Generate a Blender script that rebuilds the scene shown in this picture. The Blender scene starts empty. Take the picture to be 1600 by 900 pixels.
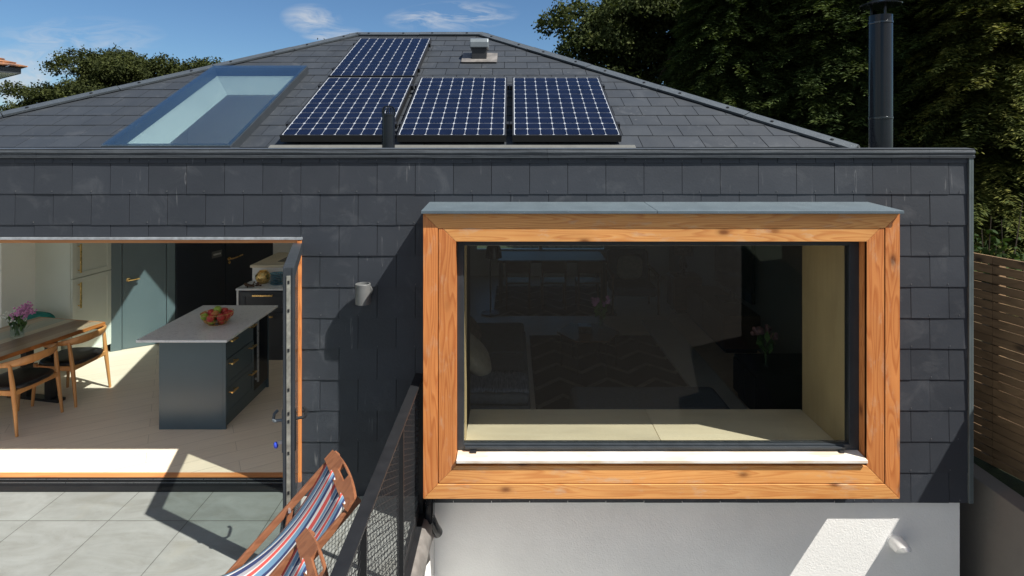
import bpy, bmesh, math, random
import numpy as np
from mathutils import Vector, Matrix
random.seed(7); rng = np.random.default_rng(7)
R = math.radians
sc = bpy.context.scene
COL = sc.collection
F, H = 900.0, 2.76                     # focal length (px of a 1600 px wide picture), eye height

def at(px, py, Y):                     # measured picture point at a known distance -> world point
    return Vector(((px-800)/F*Y, Y, H-(py-226)/F*Y))

# ------------------------------------------------------------------ materials
def new_mat(name):
    m = bpy.data.materials.new(name); m.use_nodes = True
    nt = m.node_tree; nt.nodes.clear()
    return m, nt

class G:
    def __init__(s, nt): s.nt = nt
    def n(s, typ, ins=None, **kw):
        nd = s.nt.nodes.new(typ)
        for k, v in kw.items(): setattr(nd, k, v)
        for k, v in (ins or {}).items():
            sock = nd.inputs[k]
            if isinstance(v, bpy.types.NodeSocket): s.nt.links.new(v, sock)
            else:
                if sock.type == 'RGBA' and not isinstance(v, (int, float)) and len(v) == 3: v = (*v, 1)
                sock.default_value = v
        return nd
    def math(s, op, a, b=0.0, c=None, clamp=False):
        ins = {0: a, 1: b}
        if c is not None: ins[2] = c
        return s.n('ShaderNodeMath', ins, operation=op, use_clamp=clamp).outputs[0]
    def mix(s, fac, a, b, mode='MIX'):
        nd = s.n('ShaderNodeMix', {0: fac, 6: a, 7: b}, data_type='RGBA', blend_type=mode)
        return nd.outputs[2]
    def coord(s, scale=(1,1,1), loc=(0,0,0), rot=(0,0,0), src='Object'):
        tc = s.n('ShaderNodeTexCoord')
        return s.n('ShaderNodeMapping', {'Vector': tc.outputs[src], 'Scale': scale, 'Location': loc, 'Rotation': rot}).outputs[0]
    def noise(s, vec, scale=5, detail=4, rough=.55, dist=0):
        return s.n('ShaderNodeTexNoise', {'Vector': vec, 'Scale': scale, 'Detail': detail, 'Roughness': rough, 'Distortion': dist}).outputs['Fac']
    def ramp(s, fac, stops):
        nd = s.n('ShaderNodeValToRGB', {0: fac})
        cr = nd.color_ramp
        while len(cr.elements) < len(stops): cr.elements.new(.5)
        for e, (p, c) in zip(cr.elements, stops):
            e.position = p; e.color = (*c, 1) if not isinstance(c, (int, float)) else (c, c, c, 1)
        return nd.outputs[0]
    def bsdf(s, col, rough=.5, metal=0, bump=None, bstr=.2, bdist=.01, **kw):
        ins = {'Base Color': col, 'Roughness': rough, 'Metallic': metal}
        ins.update(kw)
        if bump is not None:
            ins['Normal'] = s.n('ShaderNodeBump', {'Height': bump, 'Strength': bstr, 'Distance': bdist}).outputs[0]
        return s.n('ShaderNodeBsdfPrincipled', ins).outputs[0]
    def out(s, sh): s.n('ShaderNodeOutputMaterial', {'Surface': sh})

def scl(c, k): return tuple(min(1, x*k) for x in c)

def plain(name, col, rough=.5, metal=0, var=.12, vscale=4, bump=.05, bscale=60, stretch=(1,1,1), **kw):
    m, nt = new_mat(name); g = G(nt)
    v = g.coord(stretch)
    n1 = g.noise(v, vscale, 5)
    c = g.mix(g.math('MULTIPLY_ADD', n1, 1.8, -.4, clamp=True), scl(col, 1-var), scl(col, 1+var))
    rr = g.math('MULTIPLY_ADD', n1, .2, rough-.1, clamp=True)
    g.out(g.bsdf(c, rr, metal, bump=g.noise(v, bscale, 3), bstr=bump, bdist=.004, **kw))
    return m

def wood(name, light, dark, axis='X', rings=11, knots=True, rough=.45, contrast=.55, bleach=None, weather=0.0):
    m, nt = new_mat(name); g = G(nt)
    i = 'XYZ'.index(axis)
    rnd = g.n('ShaderNodeNewGeometry').outputs['Random Per Island']
    off = g.n('ShaderNodeCombineXYZ', {0: g.math('MULTIPLY', rnd, 37), 1: g.math('MULTIPLY', rnd, 19), 2: g.math('MULTIPLY', rnd, 53)}).outputs[0]
    tc = g.n('ShaderNodeTexCoord').outputs['Object']
    s1 = [7.5]*3; s1[i] = .55
    p = g.n('ShaderNodeMapping', {'Vector': g.n('ShaderNodeVectorMath', {0: tc, 1: off}, operation='ADD').outputs[0], 'Scale': s1}).outputs[0]
    n1 = g.noise(p, 1.0, 2, .45)
    ring = g.math('FRACT', g.math('MULTIPLY', n1, rings))
    ring = g.ramp(ring, [(0, .05), (.45, .35), (.8, 1), (.93, .5), (1, .05)])
    s2 = [150.]*3; s2[i] = 3
    p2 = g.n('ShaderNodeMapping', {'Vector': tc, 'Scale': s2}).outputs[0]
    fib = g.noise(p2, 1, 3, .6)
    s3 = [4.]*3; s3[i] = 1.4
    p3 = g.n('ShaderNodeMapping', {'Vector': g.n('ShaderNodeVectorMath', {0: tc, 1: off}, operation='ADD').outputs[0], 'Scale': s3}).outputs[0]
    blot = g.noise(p3, 1, 4)
    fac = g.math('MULTIPLY', ring, contrast)
    fac = g.math('ADD', fac, g.math('MULTIPLY_ADD', fib, .3, -.12), clamp=True)
    c = g.mix(fac, light, dark)
    c = g.mix(1.0, c, g.mix(blot, (.72,.70,.68), (1.22,1.2,1.15)), 'MULTIPLY')
    tone = g.math('MULTIPLY_ADD', rnd, .3, .85)
    c = g.mix(1.0, c, g.n('ShaderNodeCombineXYZ', {0: tone, 1: tone, 2: tone}).outputs[0], 'MULTIPLY')
    if knots:
        s4 = [5.]*3; s4[i] = 2.6
        p4 = g.n('ShaderNodeMapping', {'Vector': g.n('ShaderNodeVectorMath', {0: tc, 1: off}, operation='ADD').outputs[0], 'Scale': s4}).outputs[0]
        vo = g.n('ShaderNodeTexVoronoi', {'Vector': p4, 'Scale': 1.0, 'Randomness': 1})
        k = g.ramp(vo.outputs['Distance'], [(0, 1), (.06, .9), (.13, .25), (.2, 0)])
        c = g.mix(k, c, scl(dark, .35))
    wx = g.ramp(g.noise(p3, 3.1, 6, .7), [(.55, 0), (.72, 1)])
    c = g.mix(g.math('MULTIPLY', wx, weather), c, (.56,.45,.33))
    if bleach:
        w = g.ramp(g.noise(p3, 2.2, 5), [(.42, 0), (.6, 1)])
        c = g.mix(g.math('MULTIPLY', w, .8), c, bleach)
    g.out(g.bsdf(c, rough, 0, bump=fib, bstr=.12, bdist=.002))
    return m

def slate_mat(name, base, marks=.5):
    m, nt = new_mat(name); g = G(nt)
    rnd = g.n('ShaderNodeNewGeometry').outputs['Random Per Island']
    v = g.coord()
    tone = g.math('MULTIPLY_ADD', rnd, .22, .89)
    c = g.mix(1, base, g.n('ShaderNodeCombineXYZ', {0: tone, 1: tone, 2: tone}).outputs[0], 'MULTIPLY')
    n1 = g.noise(v, 3.1, 6, .6)
    c = g.mix(1, c, g.mix(n1, (.78,.79,.80), (1.25,1.24,1.22)), 'MULTIPLY')
    # dust bloom and chalky scuffs
    bl = g.ramp(g.noise(v, 4.3, 7, .68, .6), [(.56, 0), (.78, 1)])
    c = g.mix(g.math('MULTIPLY', bl, .13*marks*2), c, (.36,.37,.38))
    vs = g.n('ShaderNodeMapping', {'Vector': v, 'Scale': (26,26,2.2), 'Rotation': (0, .7, 0)}).outputs[0]
    vs2 = g.n('ShaderNodeMapping', {'Vector': v, 'Scale': (30,30,2.0), 'Rotation': (0, -.9, 0)}).outputs[0]
    s1 = g.ramp(g.noise(vs, 1, 1, .4), [(.71, 0), (.735, 1), (.76, 0)])
    s2 = g.ramp(g.noise(vs2, 1, 1, .4), [(.72, 0), (.74, 1), (.76, 0)])
    ss = g.math('MULTIPLY', g.math('MAXIMUM', s1, s2), g.ramp(g.noise(v, 1.6, 2), [(.5, 0), (.62, 1)]))
    c = g.mix(g.math('MULTIPLY', ss, .4*marks), c, (.55,.55,.55))
    rough = g.math('MULTIPLY_ADD', n1, .25, .45)
    g.out(g.bsdf(c, rough, 0, bump=g.noise(v, 55, 5, .65), bstr=.16, bdist=.006))
    return m

def glass(name, tint=(.9,.95,.93), refl=1.0, rough=0.0):
    m, nt = new_mat(name); g = G(nt)
    fc = g.n('ShaderNodeLayerWeight', {'Blend': .5}).outputs['Facing']      # 1 - |cos|: the same from both sides of the pane
    fr = g.math('MULTIPLY_ADD', g.math('POWER', fc, 5), .94, .05)
    tr = g.n('ShaderNodeBsdfTransparent', {'Color': tint}).outputs[0]
    gl = g.n('ShaderNodeBsdfGlossy', {'Color': (1,1,1), 'Roughness': rough}).outputs[0]
    g.out(g.n('ShaderNodeMixShader', {0: g.math('MULTIPLY', fr, refl, clamp=True), 1: tr, 2: gl}).outputs[0])
    return m

def leafmat(name, cols, trans=.25):
    m, nt = new_mat(name); g = G(nt)
    rnd = g.n('ShaderNodeNewGeometry').outputs['Random Per Island']
    big = g.noise(g.coord(), 1.5, 5, .6)
    f = g.math('ADD', g.math('MULTIPLY', rnd, .34), g.math('MULTIPLY_ADD', big, 1.5, -.52), clamp=True)
    c = g.ramp(f, [(i/(len(cols)-1), x) for i, x in enumerate(cols)])
    p = g.bsdf(c, .75, 0, **{'Specular IOR Level': .12})
    t = g.n('ShaderNodeBsdfTranslucent', {'Color': g.mix(1, c, (1.3,1.35,.7), 'MULTIPLY')}).outputs[0]
    g.out(g.n('ShaderNodeMixShader', {0: trans, 1: p, 2: t}).outputs[0])
    return m

def floor_mat():
    m, nt = new_mat('oak_boards'); g = G(nt)
    v = g.coord(rot=(0, 0, R(-30)))
    b = g.n('ShaderNodeTexBrick', {'Vector': v, 'Color1': (.80,.68,.54), 'Color2': (.76,.64,.50), 'Mortar': (.52,.42,.32), 'Scale': 1,
            'Mortar Size': .0022, 'Mortar Smooth': .2, 'Bias': 0, 'Brick Width': 1.9, 'Row Height': .185}, offset=.37)
    gv = g.n('ShaderNodeMapping', {'Vector': v, 'Scale': (2.2, 34, 1)}).outputs[0]
    gr = g.noise(gv, 1.4, 6, .62, .5)
    c = g.mix(1, b.outputs[0], g.mix(gr, (.84,.83,.82), (1.13,1.13,1.13)), 'MULTIPLY')
    g.out(g.bsdf(c, .42, 0, bump=gr, bstr=.08, bdist=.002))
    return m

def patio_mat():
    m, nt = new_mat('porcelain_paving'); g = G(nt)
    v = g.coord(loc=(.02, .55, 0))
    b = g.n('ShaderNodeTexBrick', {'Vector': v, 'Color1': (1,1,1), 'Color2': (.93,.94,.93), 'Mortar': (.36,.36,.33), 'Scale': 1,
            'Mortar Size': .0035, 'Mortar Smooth': .1, 'Brick Width': .592, 'Row Height': .6}, offset=0)
    vb = g.coord((1.4, 3.4, 1))
    n1 = g.noise(vb, 1.6, 8, .68, .8)
    n2 = g.noise(v, 9, 8, .7)
    base = g.ramp(n1, [(.3, (.17,.175,.16)), (.5, (.215,.225,.215)), (.7, (.25,.265,.255))])
    c = g.mix(1, base, b.outputs[0], 'MULTIPLY')
    c = g.mix(1, c, g.mix(n2, (.86,.86,.86), (1.12,1.12,1.12)), 'MULTIPLY')
    gr_ = g.ramp(g.noise(v, 95, 2, .5), [(.70, 0), (.74, 1)])
    c = g.mix(g.math('MULTIPLY', gr_, g.ramp(g.noise(v, 2.3, 3), [(.45, 0), (.7, .7)])), c, (.07,.065,.05))
    st = g.ramp(g.noise(v, 1.9, 4, .6), [(.6, 0), (.75, 1)])
    c = g.mix(g.math('MULTIPLY', st, .3), c, (.2,.19,.14))
    g.out(g.bsdf(c, .62, 0, bump=n2, bstr=.06, bdist=.003))
    return m

def tex_wall(name, col, bump=.2, scale=70):
    m, nt = new_mat(name); g = G(nt)
    v = g.coord()
    st = g.ramp(g.noise(v, 1.1, 5, .6), [(.35, .9), (.6, 1.0)])
    c = g.mix(1, col, st, 'MULTIPLY')
    h = g.noise(v, scale, 5, .6)
    g.out(g.bsdf(c, .85, 0, bump=h, bstr=bump, bdist=.012))
    return m

def zigzag_rug():
    m, nt = new_mat('zigzag_rug'); g = G(nt)
    sp = g.n('ShaderNodeSeparateXYZ', {0: g.coord()})
    z = g.math('PINGPONG', sp.outputs[0], .28)
    s = g.math('FRACT', g.math('MULTIPLY', g.math('ADD', sp.outputs[1], z), 2.2))
    c = g.ramp(s, [(.0, (.03,.03,.035)), (.78, (.03,.03,.035)), (.80, (.19,.18,.16)), (.98, (.19,.18,.16)), (1, (.03,.03,.035))])
    g.out(g.bsdf(c, .95)); return m

def stripes():
    m, nt = new_mat('striped_canvas'); g = G(nt)
    sp = g.n('ShaderNodeSeparateXYZ', {0: g.coord()})
    t = g.math('FRACT', g.math('MULTIPLY_ADD', sp.outputs[1], 3.9, .05))
    W=(.66,.65,.63); RD=(.66,.10,.085); NV=(.035,.05,.14); BL=(.16,.30,.44); GY=(.36,.35,.38)
    seq=[(0,W),(.04,RD),(.17,W),(.21,BL),(.33,W),(.37,NV),(.47,GY),(.57,W),(.61,RD),(.72,W),(.75,BL),(.86,NV),(.95,W)]
    nd = g.n('ShaderNodeValToRGB', {0: t}); cr = nd.color_ramp; cr.interpolation='CONSTANT'
    while len(cr.elements) < len(seq): cr.elements.new(.5)
    for e,(p,c) in zip(cr.elements, seq): e.position=p; e.color=(*c,1)
    wv = g.noise(g.coord((300,300,300)), 1, 2)
    c = g.mix(1, nd.outputs[0], g.mix(wv,(.85,.85,.85),(1.1,1.1,1.1)),'MULTIPLY')
    d = g.bsdf(c, .9, 0, bump=wv, bstr=.1, bdist=.002)
    tl = g.n('ShaderNodeBsdfTranslucent', {'Color': c}).outputs[0]
    g.out(g.n('ShaderNodeMixShader', {0:.2,1:d,2:tl}).outputs[0]); return m

def quartz():
    m, nt = new_mat('quartz_worktop'); g = G(nt)
    v = g.coord()
    n = g.noise(v, 26, 6, .7, 1.2)
    vein = g.ramp(n, [(.40,(.62,.63,.65)),(.46,(.72,.73,.74)),(.56,(.76,.77,.78)),(.62,(.68,.69,.71)),(.66,(.77,.78,.79))])
    g.out(g.bsdf(vein, .25)); return m

def table_top():
    m, nt = new_mat('reclaimed_boards'); g = G(nt)
    sp = g.n('ShaderNodeSeparateXYZ', {0: g.coord()})
    k = g.math('FLOOR', g.math('MULTIPLY', sp.outputs[0], 8.2))
    h = g.n('ShaderNodeTexWhiteNoise', {'W': k}, noise_dimensions='1D').outputs['Value']
    c = g.ramp(h, [(0,(.16,.07,.035)),(.3,(.42,.36,.25)),(.55,(.27,.29,.24)),(.75,(.46,.30,.16)),(1,(.10,.04,.025))])
    gr = g.noise(g.coord((60,3,60)), 1, 5, .6)
    c = g.mix(1, c, g.mix(gr,(.6,.6,.6),(1.4,1.4,1.4)),'MULTIPLY')
    g.out(g.bsdf(c, .3, 0, bump=gr, bstr=.1, bdist=.002)); return m

def grass_mat():
    m, nt = new_mat('lawn'); g = G(nt)
    v = g.coord()
    c = g.ramp(g.noise(v, 12, 6, .7), [(.3,(.008,.014,.005)),(.55,(.02,.034,.010)),(.75,(.035,.055,.016))])
    g.out(g.bsdf(c, .9, 0, bump=g.noise(v, 120, 3), bstr=.6, bdist=.03)); return m

def rooftile():
    m, nt = new_mat('clay_tiles'); g = G(nt)
    v = g.coord()
    c = g.ramp(g.noise(v, 5, 5, .7), [(.35,(.09,.06,.05)),(.52,(.20,.10,.06)),(.66,(.45,.19,.06)),(.74,(.2,.19,.15))])
    g.out(g.bsdf(c, .85, 0, bump=g.noise(v, 30, 3), bstr=.4, bdist=.02)); return m

def zinc(name, col, rough=.38):
    m, nt = new_mat(name); g = G(nt)
    v = g.coord((1,1,1))
    n1 = g.noise(v, 6, 6, .65); sp = g.noise(v, 140, 2, .5)
    c = g.mix(n1, scl(col,.8), scl(col,1.2))
    c = g.mix(g.ramp(sp,[(.66,0),(.72,.45)]), c, (.6,.62,.62))
    g.out(g.bsdf(c, g.math('MULTIPLY_ADD', n1, .25, rough-.1), .35, bump=n1, bstr=.05, bdist=.004)); return m

def coping_mat():
    m, nt = new_mat('coping_metal'); g = G(nt)
    n1 = g.noise(g.coord((2.2,60,90)), 1, 6, .7)
    n2 = g.noise(g.coord((1,1,1)), 30, 4)
    c = g.mix(g.ramp(n1,[(.35,0),(.7,1)]), (.028,.034,.042), (.13,.145,.16))
    c = g.mix(1,c,g.mix(n2,(.8,.8,.8),(1.2,1.2,1.2)),'MULTIPLY')
    g.out(g.bsdf(c,.42,.2)); return m

SLATE = slate_mat('wall_slate', (.0275,.0325,.042), .36)
RSLATE = slate_mat('roof_slate', (.024,.029,.036), .3)
FIRX = wood('fir_along_x', (.74,.37,.125), (.50,.165,.04), 'X', rings=20, contrast=.62, weather=.5)
FIRZ = wood('fir_upright', (.63,.25,.08), (.40,.11,.026), 'Z', rings=20, contrast=.72, weather=.35)
SILLW = wood('bleached_sill', (.72,.62,.50), (.58,.36,.18), 'X', bleach=(.80,.77,.73), knots=False, contrast=.3)
PLY = wood('plywood', (.80,.72,.56), (.74,.64,.47), 'X', rings=6, knots=False, contrast=.3)
PLYZ = wood('plywood_upright', (.66,.53,.32), (.57,.43,.25), 'Z', rings=6, knots=False, contrast=.3)
OAKC = wood('oiled_oak', (.60,.30,.11), (.45,.19,.06), 'Z', rings=6, knots=False, rough=.35)
TEAK = wood('teak', (.27,.11,.052), (.15,.052,.024), 'X', rings=8, knots=False, rough=.58)
FENCEW = wood('larch_slats', (.25,.16,.085), (.14,.085,.042), 'Y', rings=7, rough=.7)
TRIMW = wood('timber_trim', (.62,.27,.10), (.45,.15,.05), 'X', knots=False)
BARK = plain('bark', (.06,.045,.03), .9, var=.4, vscale=6, bump=.6, bscale=25, stretch=(1,1,.25))
RENDER = tex_wall('white_render', (.80,.80,.78), .32, 85)
INWALL = tex_wall('cream_plaster', (.89,.87,.80), .05, 120)
DIMW = tex_wall('dimmed_plaster', (.22,.215,.20), .05, 120)  # living room dimness put into the wall and ceiling colour
CEIL = tex_wall('white_ceiling', (.90,.90,.88), .05, 120)
CONC = tex_wall('cast_concrete', (.16,.15,.135), .3, 18)
FLOOR = floor_mat(); PATIO = patio_mat(); GRASS = grass_mat(); STRIPE = stripes()
ALU = plain('anthracite_alu', (.035,.042,.05), .38, .2, .15, 9)
ALUL = plain('grey_alu', (.15,.175,.19), .42, .3, .12, 9)
BLACK = plain('black_steel', (.014,.015,.017), .45, .1, .2, 12)
BLACKP = plain('black_enamel', (.008,.010,.014), .18, 0, .2, 12, bump=.0, **{'Specular IOR Level': .35})
SILVER = plain('mill_alu', (.62,.64,.66), .3, .85, .2, 40)
STRIP = plain('lock_strip_metal', (.33,.33,.29), .5, .6, .35, 30)
TRIMG = plain('grey_trim', (.10,.125,.13), .45, .2, .15, 10)
FELT = plain('roof_felt', (.10,.103,.098), .95, 0, .18, 14, bump=.4, bscale=220)
ZINC = zinc('zinc_sheet', (.115,.15,.175), .45); HIPM = zinc('hip_metal', (.065,.078,.09), .5); COPE = coping_mat()
LEAD = plain('lead_flashing', (.17,.16,.15), .55, .3, .5, 7, bump=.5, bscale=12)
BRASS = plain('brushed_brass', (.78,.52,.20), .28, .9, .1, 20, bump=.0)
CABP = plain('sage_paint', (.66,.68,.60), .45, 0, .04, 3, bump=.0)
TEALP = plain('deep_teal_paint', (.105,.145,.155), .38, 0, .05, 4, bump=.0)
NAVYP = plain('navy_paint', (.022,.028,.042), .4, 0, .08, 4, bump=.0)
ISLP = plain('island_paint', (.055,.088,.108), .33, 0, .06, 3, bump=.0, **{'Specular IOR Level': .7})
CHARP = plain('charcoal_paint', (.05,.055,.062), .45, 0, .06, 4, bump=.0)
QUARTZ = quartz(); TTOP = table_top(); RUG = zigzag_rug()
TEDGE = wood('live_edge', (.52,.20,.05), (.16,.05,.016), 'Y', rings=14)
LEATH = plain('black_leather', (.012,.012,.014), .35, 0, .2, 14, bump=.15, bscale=180)
WHITEP = plain('white_plastic', (.78,.78,.76), .35, 0, .03, 6, bump=.02)
GLASSW = glass('window_glass', (.875,.89,.875), .8); GLASSD = glass('door_glass', (.90,.93,.92)); GLASSR = glass('roof_glass', (.87,.945,.95), 2.2)
GLASSC = glass('clear_glass', (.88,.93,.92))
PVCELL = plain('solar_cell', (.005,.008,.022), .2, 0, .3, 6, bump=.0, **{'Specular IOR Level': .22})
PVBACK = plain('backsheet', (.38,.41,.45), .2, 0, .05, 6, bump=.0)
LAMPG = plain('lamp_grey', (.16,.165,.165), .45, .3, .08, 10)
FABBL = plain('blue_grey_fabric', (.075,.088,.105), .95, 0, .25, 30, bump=.5, bscale=250)
FABCR = plain('cream_fabric', (.34,.31,.25), .95, 0, .2, 18, bump=.3, bscale=120)
FABPT = plain('patterned_fabric', (.10,.08,.06), .95, 0, .9, 22, bump=.3, bscale=120)
FABTL = plain('teal_velvet', (.015,.20,.17), .8, 0, .5, 9, bump=.2)
DARKW = wood('dark_walnut', (.10,.05,.025), (.05,.022,.012), 'X', knots=False)
BLUEC = plain('blue_glaze', (.06,.24,.34), .2, 0, .15, 20, bump=.0)
APR = plain('red_apple', (.50,.045,.035), .3, 0, .5, 14, bump=.0); APG = plain('green_apple', (.30,.42,.05), .3, 0, .3, 14, bump=.0)
APY = plain('blush_apple', (.55,.22,.06), .3, 0, .6, 10, bump=.0)
PINK = plain('pink_petals', (.62,.28,.50), .8, 0, .3, 60); WHITEF = plain('white_petals', (.75,.76,.70), .8, 0, .15, 60)
STEM = plain('green_stems', (.07,.15,.03), .6, 0, .4, 20)
KEYB = plain('blue_key_cap', (.04,.08,.55), .35, 0, .1, 10)
INK = plain('sign_lettering', (.75,.75,.72), .5, 0, .05, 10); PLATE = plain('sign_plate', (.045,.045,.05), .5, .3, .1, 10)
LF_B = leafmat('broad_leaves', [(.012,.018,.006), (.032,.045,.013), (.062,.075,.022), (.115,.12,.045)], .15)
LF_C = leafmat('cypress_sprays', [(.014,.026,.010), (.036,.058,.016), (.085,.115,.030), (.20,.21,.055)], .22)
LF_Y = leafmat('golden_sprays', [(.02,.032,.01), (.06,.078,.018), (.17,.17,.04), (.34,.30,.07)], .22)
LF_L = leafmat('far_leaves', [(.010,.014,.005), (.026,.034,.010), (.055,.065,.018), (.10,.105,.035)], .2)
LF_P = leafmat('shrub_leaves', [(.012,.025,.008), (.03,.055,.015), (.07,.10,.03)], .2)
CLAY = rooftile()

# ------------------------------------------------------------------ mesh helper
class MB:
    def __init__(s): s.v=[]; s.f=[]; s.m=[]
    def add(s, vs, fs, m=0):
        b=len(s.v); s.v += [tuple(x) for x in vs]; s.f += [tuple(b+i for i in f) for f in fs]; s.m += [m]*len(fs); return s
    def box(s,x0,x1,y0,y1,z0,z1,m=0,T=None):
        vs=[Vector((x,y,z)) for z in (z0,z1) for y in (y0,y1) for x in (x0,x1)]
        if T is not None: vs=[T@v for v in vs]
        return s.add(vs,[(0,2,3,1),(4,5,7,6),(0,1,5,4),(2,6,7,3),(0,4,6,2),(1,3,7,5)],m)
    def beam(s,p,q,w,h,up=(0,0,1),m=0):
        p=Vector(p);q=Vector(q);d=(q-p).normalized();u=Vector(up)
        a=d.cross(u)
        if a.length<1e-4: a=d.cross(Vector((0,1,0)))
        a.normalize(); b=a.cross(d).normalized()
        vs=[c+a*(sx*w/2)+b*(sy*h/2) for c in (p,q) for sx,sy in ((-1,-1),(1,-1),(1,1),(-1,1))]
        return s.add(vs,[(3,2,1,0),(4,5,6,7),(0,1,5,4),(1,2,6,5),(2,3,7,6),(3,0,4,7)],m)
    def tube(s,pts,r,n=8,m=0,closed=False):
        pts=[Vector(p) for p in pts]; N=len(pts)
        rs=[r]*N if isinstance(r,(int,float)) else list(r)
        rings=[]; prev=None
        for i,p in enumerate(pts):
            if closed: d=(pts[(i+1)%N]-pts[i-1])
            else: d=pts[min(i+1,N-1)]-pts[max(i-1,0)]
            d.normalize()
            a=prev if prev is not None else (Vector((0,0,1)) if abs(d.z)<.9 else Vector((1,0,0)))
            a=(a-d*a.dot(d)); a.normalize(); b=d.cross(a); prev=a
            rings.append([p+(a*math.cos(2*math.pi*k/n)+b*math.sin(2*math.pi*k/n))*rs[i] for k in range(n)])
        vs=[v for r_ in rings for v in r_]; fs=[]
        for i in range(N if closed else N-1):
            j=(i+1)%N
            for k in range(n): fs.append((i*n+k,i*n+(k+1)%n,j*n+(k+1)%n,j*n+k))
        if not closed: fs += [tuple(range(n))[::-1], tuple((N-1)*n+k for k in range(n))]
        return s.add(vs,fs,m)
    def lathe(s,prof,c=(0,0,0),n=24,m=0,T=None):
        c=Vector(c); vs=[];fs=[]
        for r,z in prof:
            for k in range(n):
                a=2*math.pi*k/n; v=Vector((r*math.cos(a),r*math.sin(a),z))
                vs.append((T@v if T is not None else v)+c)
        for i in range(len(prof)-1):
            for k in range(n): fs.append((i*n+k,i*n+(k+1)%n,(i+1)*n+(k+1)%n,(i+1)*n+k))
        if prof[0][0]>1e-5: fs.append(tuple(range(n))[::-1])
        if prof[-1][0]>1e-5: fs.append(tuple((len(prof)-1)*n+k for k in range(n)))
        return s.add(vs,fs,m)
    def prism(s,pts,vec,m=0):
        n=len(pts); vec=Vector(vec); vs=[Vector(p) for p in pts]+[Vector(p)+vec for p in pts]
        fs=[tuple(range(n))[::-1],tuple(range(n,2*n))]+[(i,(i+1)%n,n+(i+1)%n,n+i) for i in range(n)]
        return s.add(vs,fs,m)
    def ball(s,c,r,sc_=(1,1,1),n=12,m=0,p=1.0,T=None):
        c=Vector(c); vs=[];fs=[];k=max(6,n//2+2)
        sg=lambda x:math.copysign(abs(x)**p,x)
        for i in range(k+1):
            th=math.pi*i/k-math.pi/2
            for j in range(n):
                ph=2*math.pi*j/n
                v=Vector((sg(math.cos(th))*sg(math.cos(ph))*r*sc_[0],sg(math.cos(th))*sg(math.sin(ph))*r*sc_[1],sg(math.sin(th))*r*sc_[2]))
                vs.append((T@v if T is not None else v)+c)
        for i in range(k):
            for j in range(n): fs.append((i*n+j,i*n+(j+1)%n,(i+1)*n+(j+1)%n,(i+1)*n+j))
        return s.add(vs,fs,m)

def wloc(o):
    v=Vector((0,0,0))
    while o is not None: v += o.location; o=o.parent
    return v

def obj(name, mb, mat, parent=None, smooth=False, bevel=0, seg=2, weld=False):
    me=bpy.data.meshes.new(name)
    off=wloc(parent) if parent is not None else Vector((0,0,0))
    me.from_pydata([(v[0]-off.x,v[1]-off.y,v[2]-off.z) for v in mb.v],[],mb.f)
    for mt in (mat if isinstance(mat,(list,tuple)) else [mat]): me.materials.append(mt)
    if any(mb.m): me.polygons.foreach_set('material_index',mb.m)
    bm=bmesh.new(); bm.from_mesh(me)
    if smooth or weld: bmesh.ops.remove_doubles(bm,verts=bm.verts,dist=1e-5)
    bmesh.ops.recalc_face_normals(bm,faces=bm.faces); bm.to_mesh(me); bm.free()
    if smooth:
        me.polygons.foreach_set('use_smooth',[True]*len(me.polygons))
        if smooth!='all': me.set_sharp_from_angle(angle=R(40))
    me.update()
    o=bpy.data.objects.new(name,me); COL.objects.link(o)
    if parent is not None: o.parent=parent
    if bevel:
        b=o.modifiers.new('bevel','BEVEL'); b.width=bevel; b.segments=seg; b.limit_method='ANGLE'; b.angle_limit=R(40)
    return o

def tag(o,label,cat,group=None,kind=None):
    if label: o['label']=label
    if cat: o['category']=cat
    if group: o['group']=group
    if kind: o['kind']=kind
    return o
def thing(name,label,cat,loc=(0,0,0),rz=0,group=None):
    o=bpy.data.objects.new(name,None); COL.objects.link(o); o.empty_display_size=.1
    o.location=loc; o.rotation_euler=(0,0,rz)
    return tag(o,label,cat,group)
def struct(name,mb,mat,**k):
    o=obj(name,mb,mat,**k); o['kind']='structure'; return o
def dup(root,loc=None,rz=None,label=None):
    r=root.copy(); COL.objects.link(r)
    if loc is not None: r.location=loc
    if rz is not None: r.rotation_euler=(r.rotation_euler[0],r.rotation_euler[1],rz)
    if label: r['label']=label
    for ch in list(root.children):
        c=ch.copy(); COL.objects.link(c); c.parent=r
        for g_ in list(ch.children):
            d=g_.copy(); COL.objects.link(d); d.parent=c
    return r

# convex polygon clipping in 2-D
def clip(poly, a, b, c):               # keep a*x+b*y<=c
    out=[]
    for i in range(len(poly)):
        p=poly[i]; q=poly[(i+1)%len(poly)]
        dp=a*p[0]+b*p[1]-c; dq=a*q[0]+b*q[1]-c
        if dp<=0: out.append(p)
        if (dp<0<dq) or (dq<0<dp):
            t=dp/(dp-dq); out.append((p[0]+(q[0]-p[0])*t,p[1]+(q[1]-p[1])*t))
    return out
def area(p): return abs(sum(p[i][0]*p[(i+1)%len(p)][1]-p[(i+1)%len(p)][0]*p[i][1] for i in range(len(p))))/2
def clipc(poly, conds):
    for a,b,c in conds:
        if len(poly)<3: return []
        poly=clip(poly,a,b,c)
    return poly if len(poly)>2 and area(poly)>2e-4 else []
def outside(rects):                    # convex pieces of the plane outside rectangles that do not overlap in x order
    return rects
def minus(poly, rect):
    x0,x1,y0,y1=rect
    r=[clipc(poly,[(1,0,x0)]),clipc(poly,[(-1,0,-x1)]),clipc(poly,[(-1,0,-x0),(1,0,x1),(0,1,y0)]),clipc(poly,[(-1,0,-x0),(1,0,x1),(0,-1,-y1)])]
    return [p for p in r if p]

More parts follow.
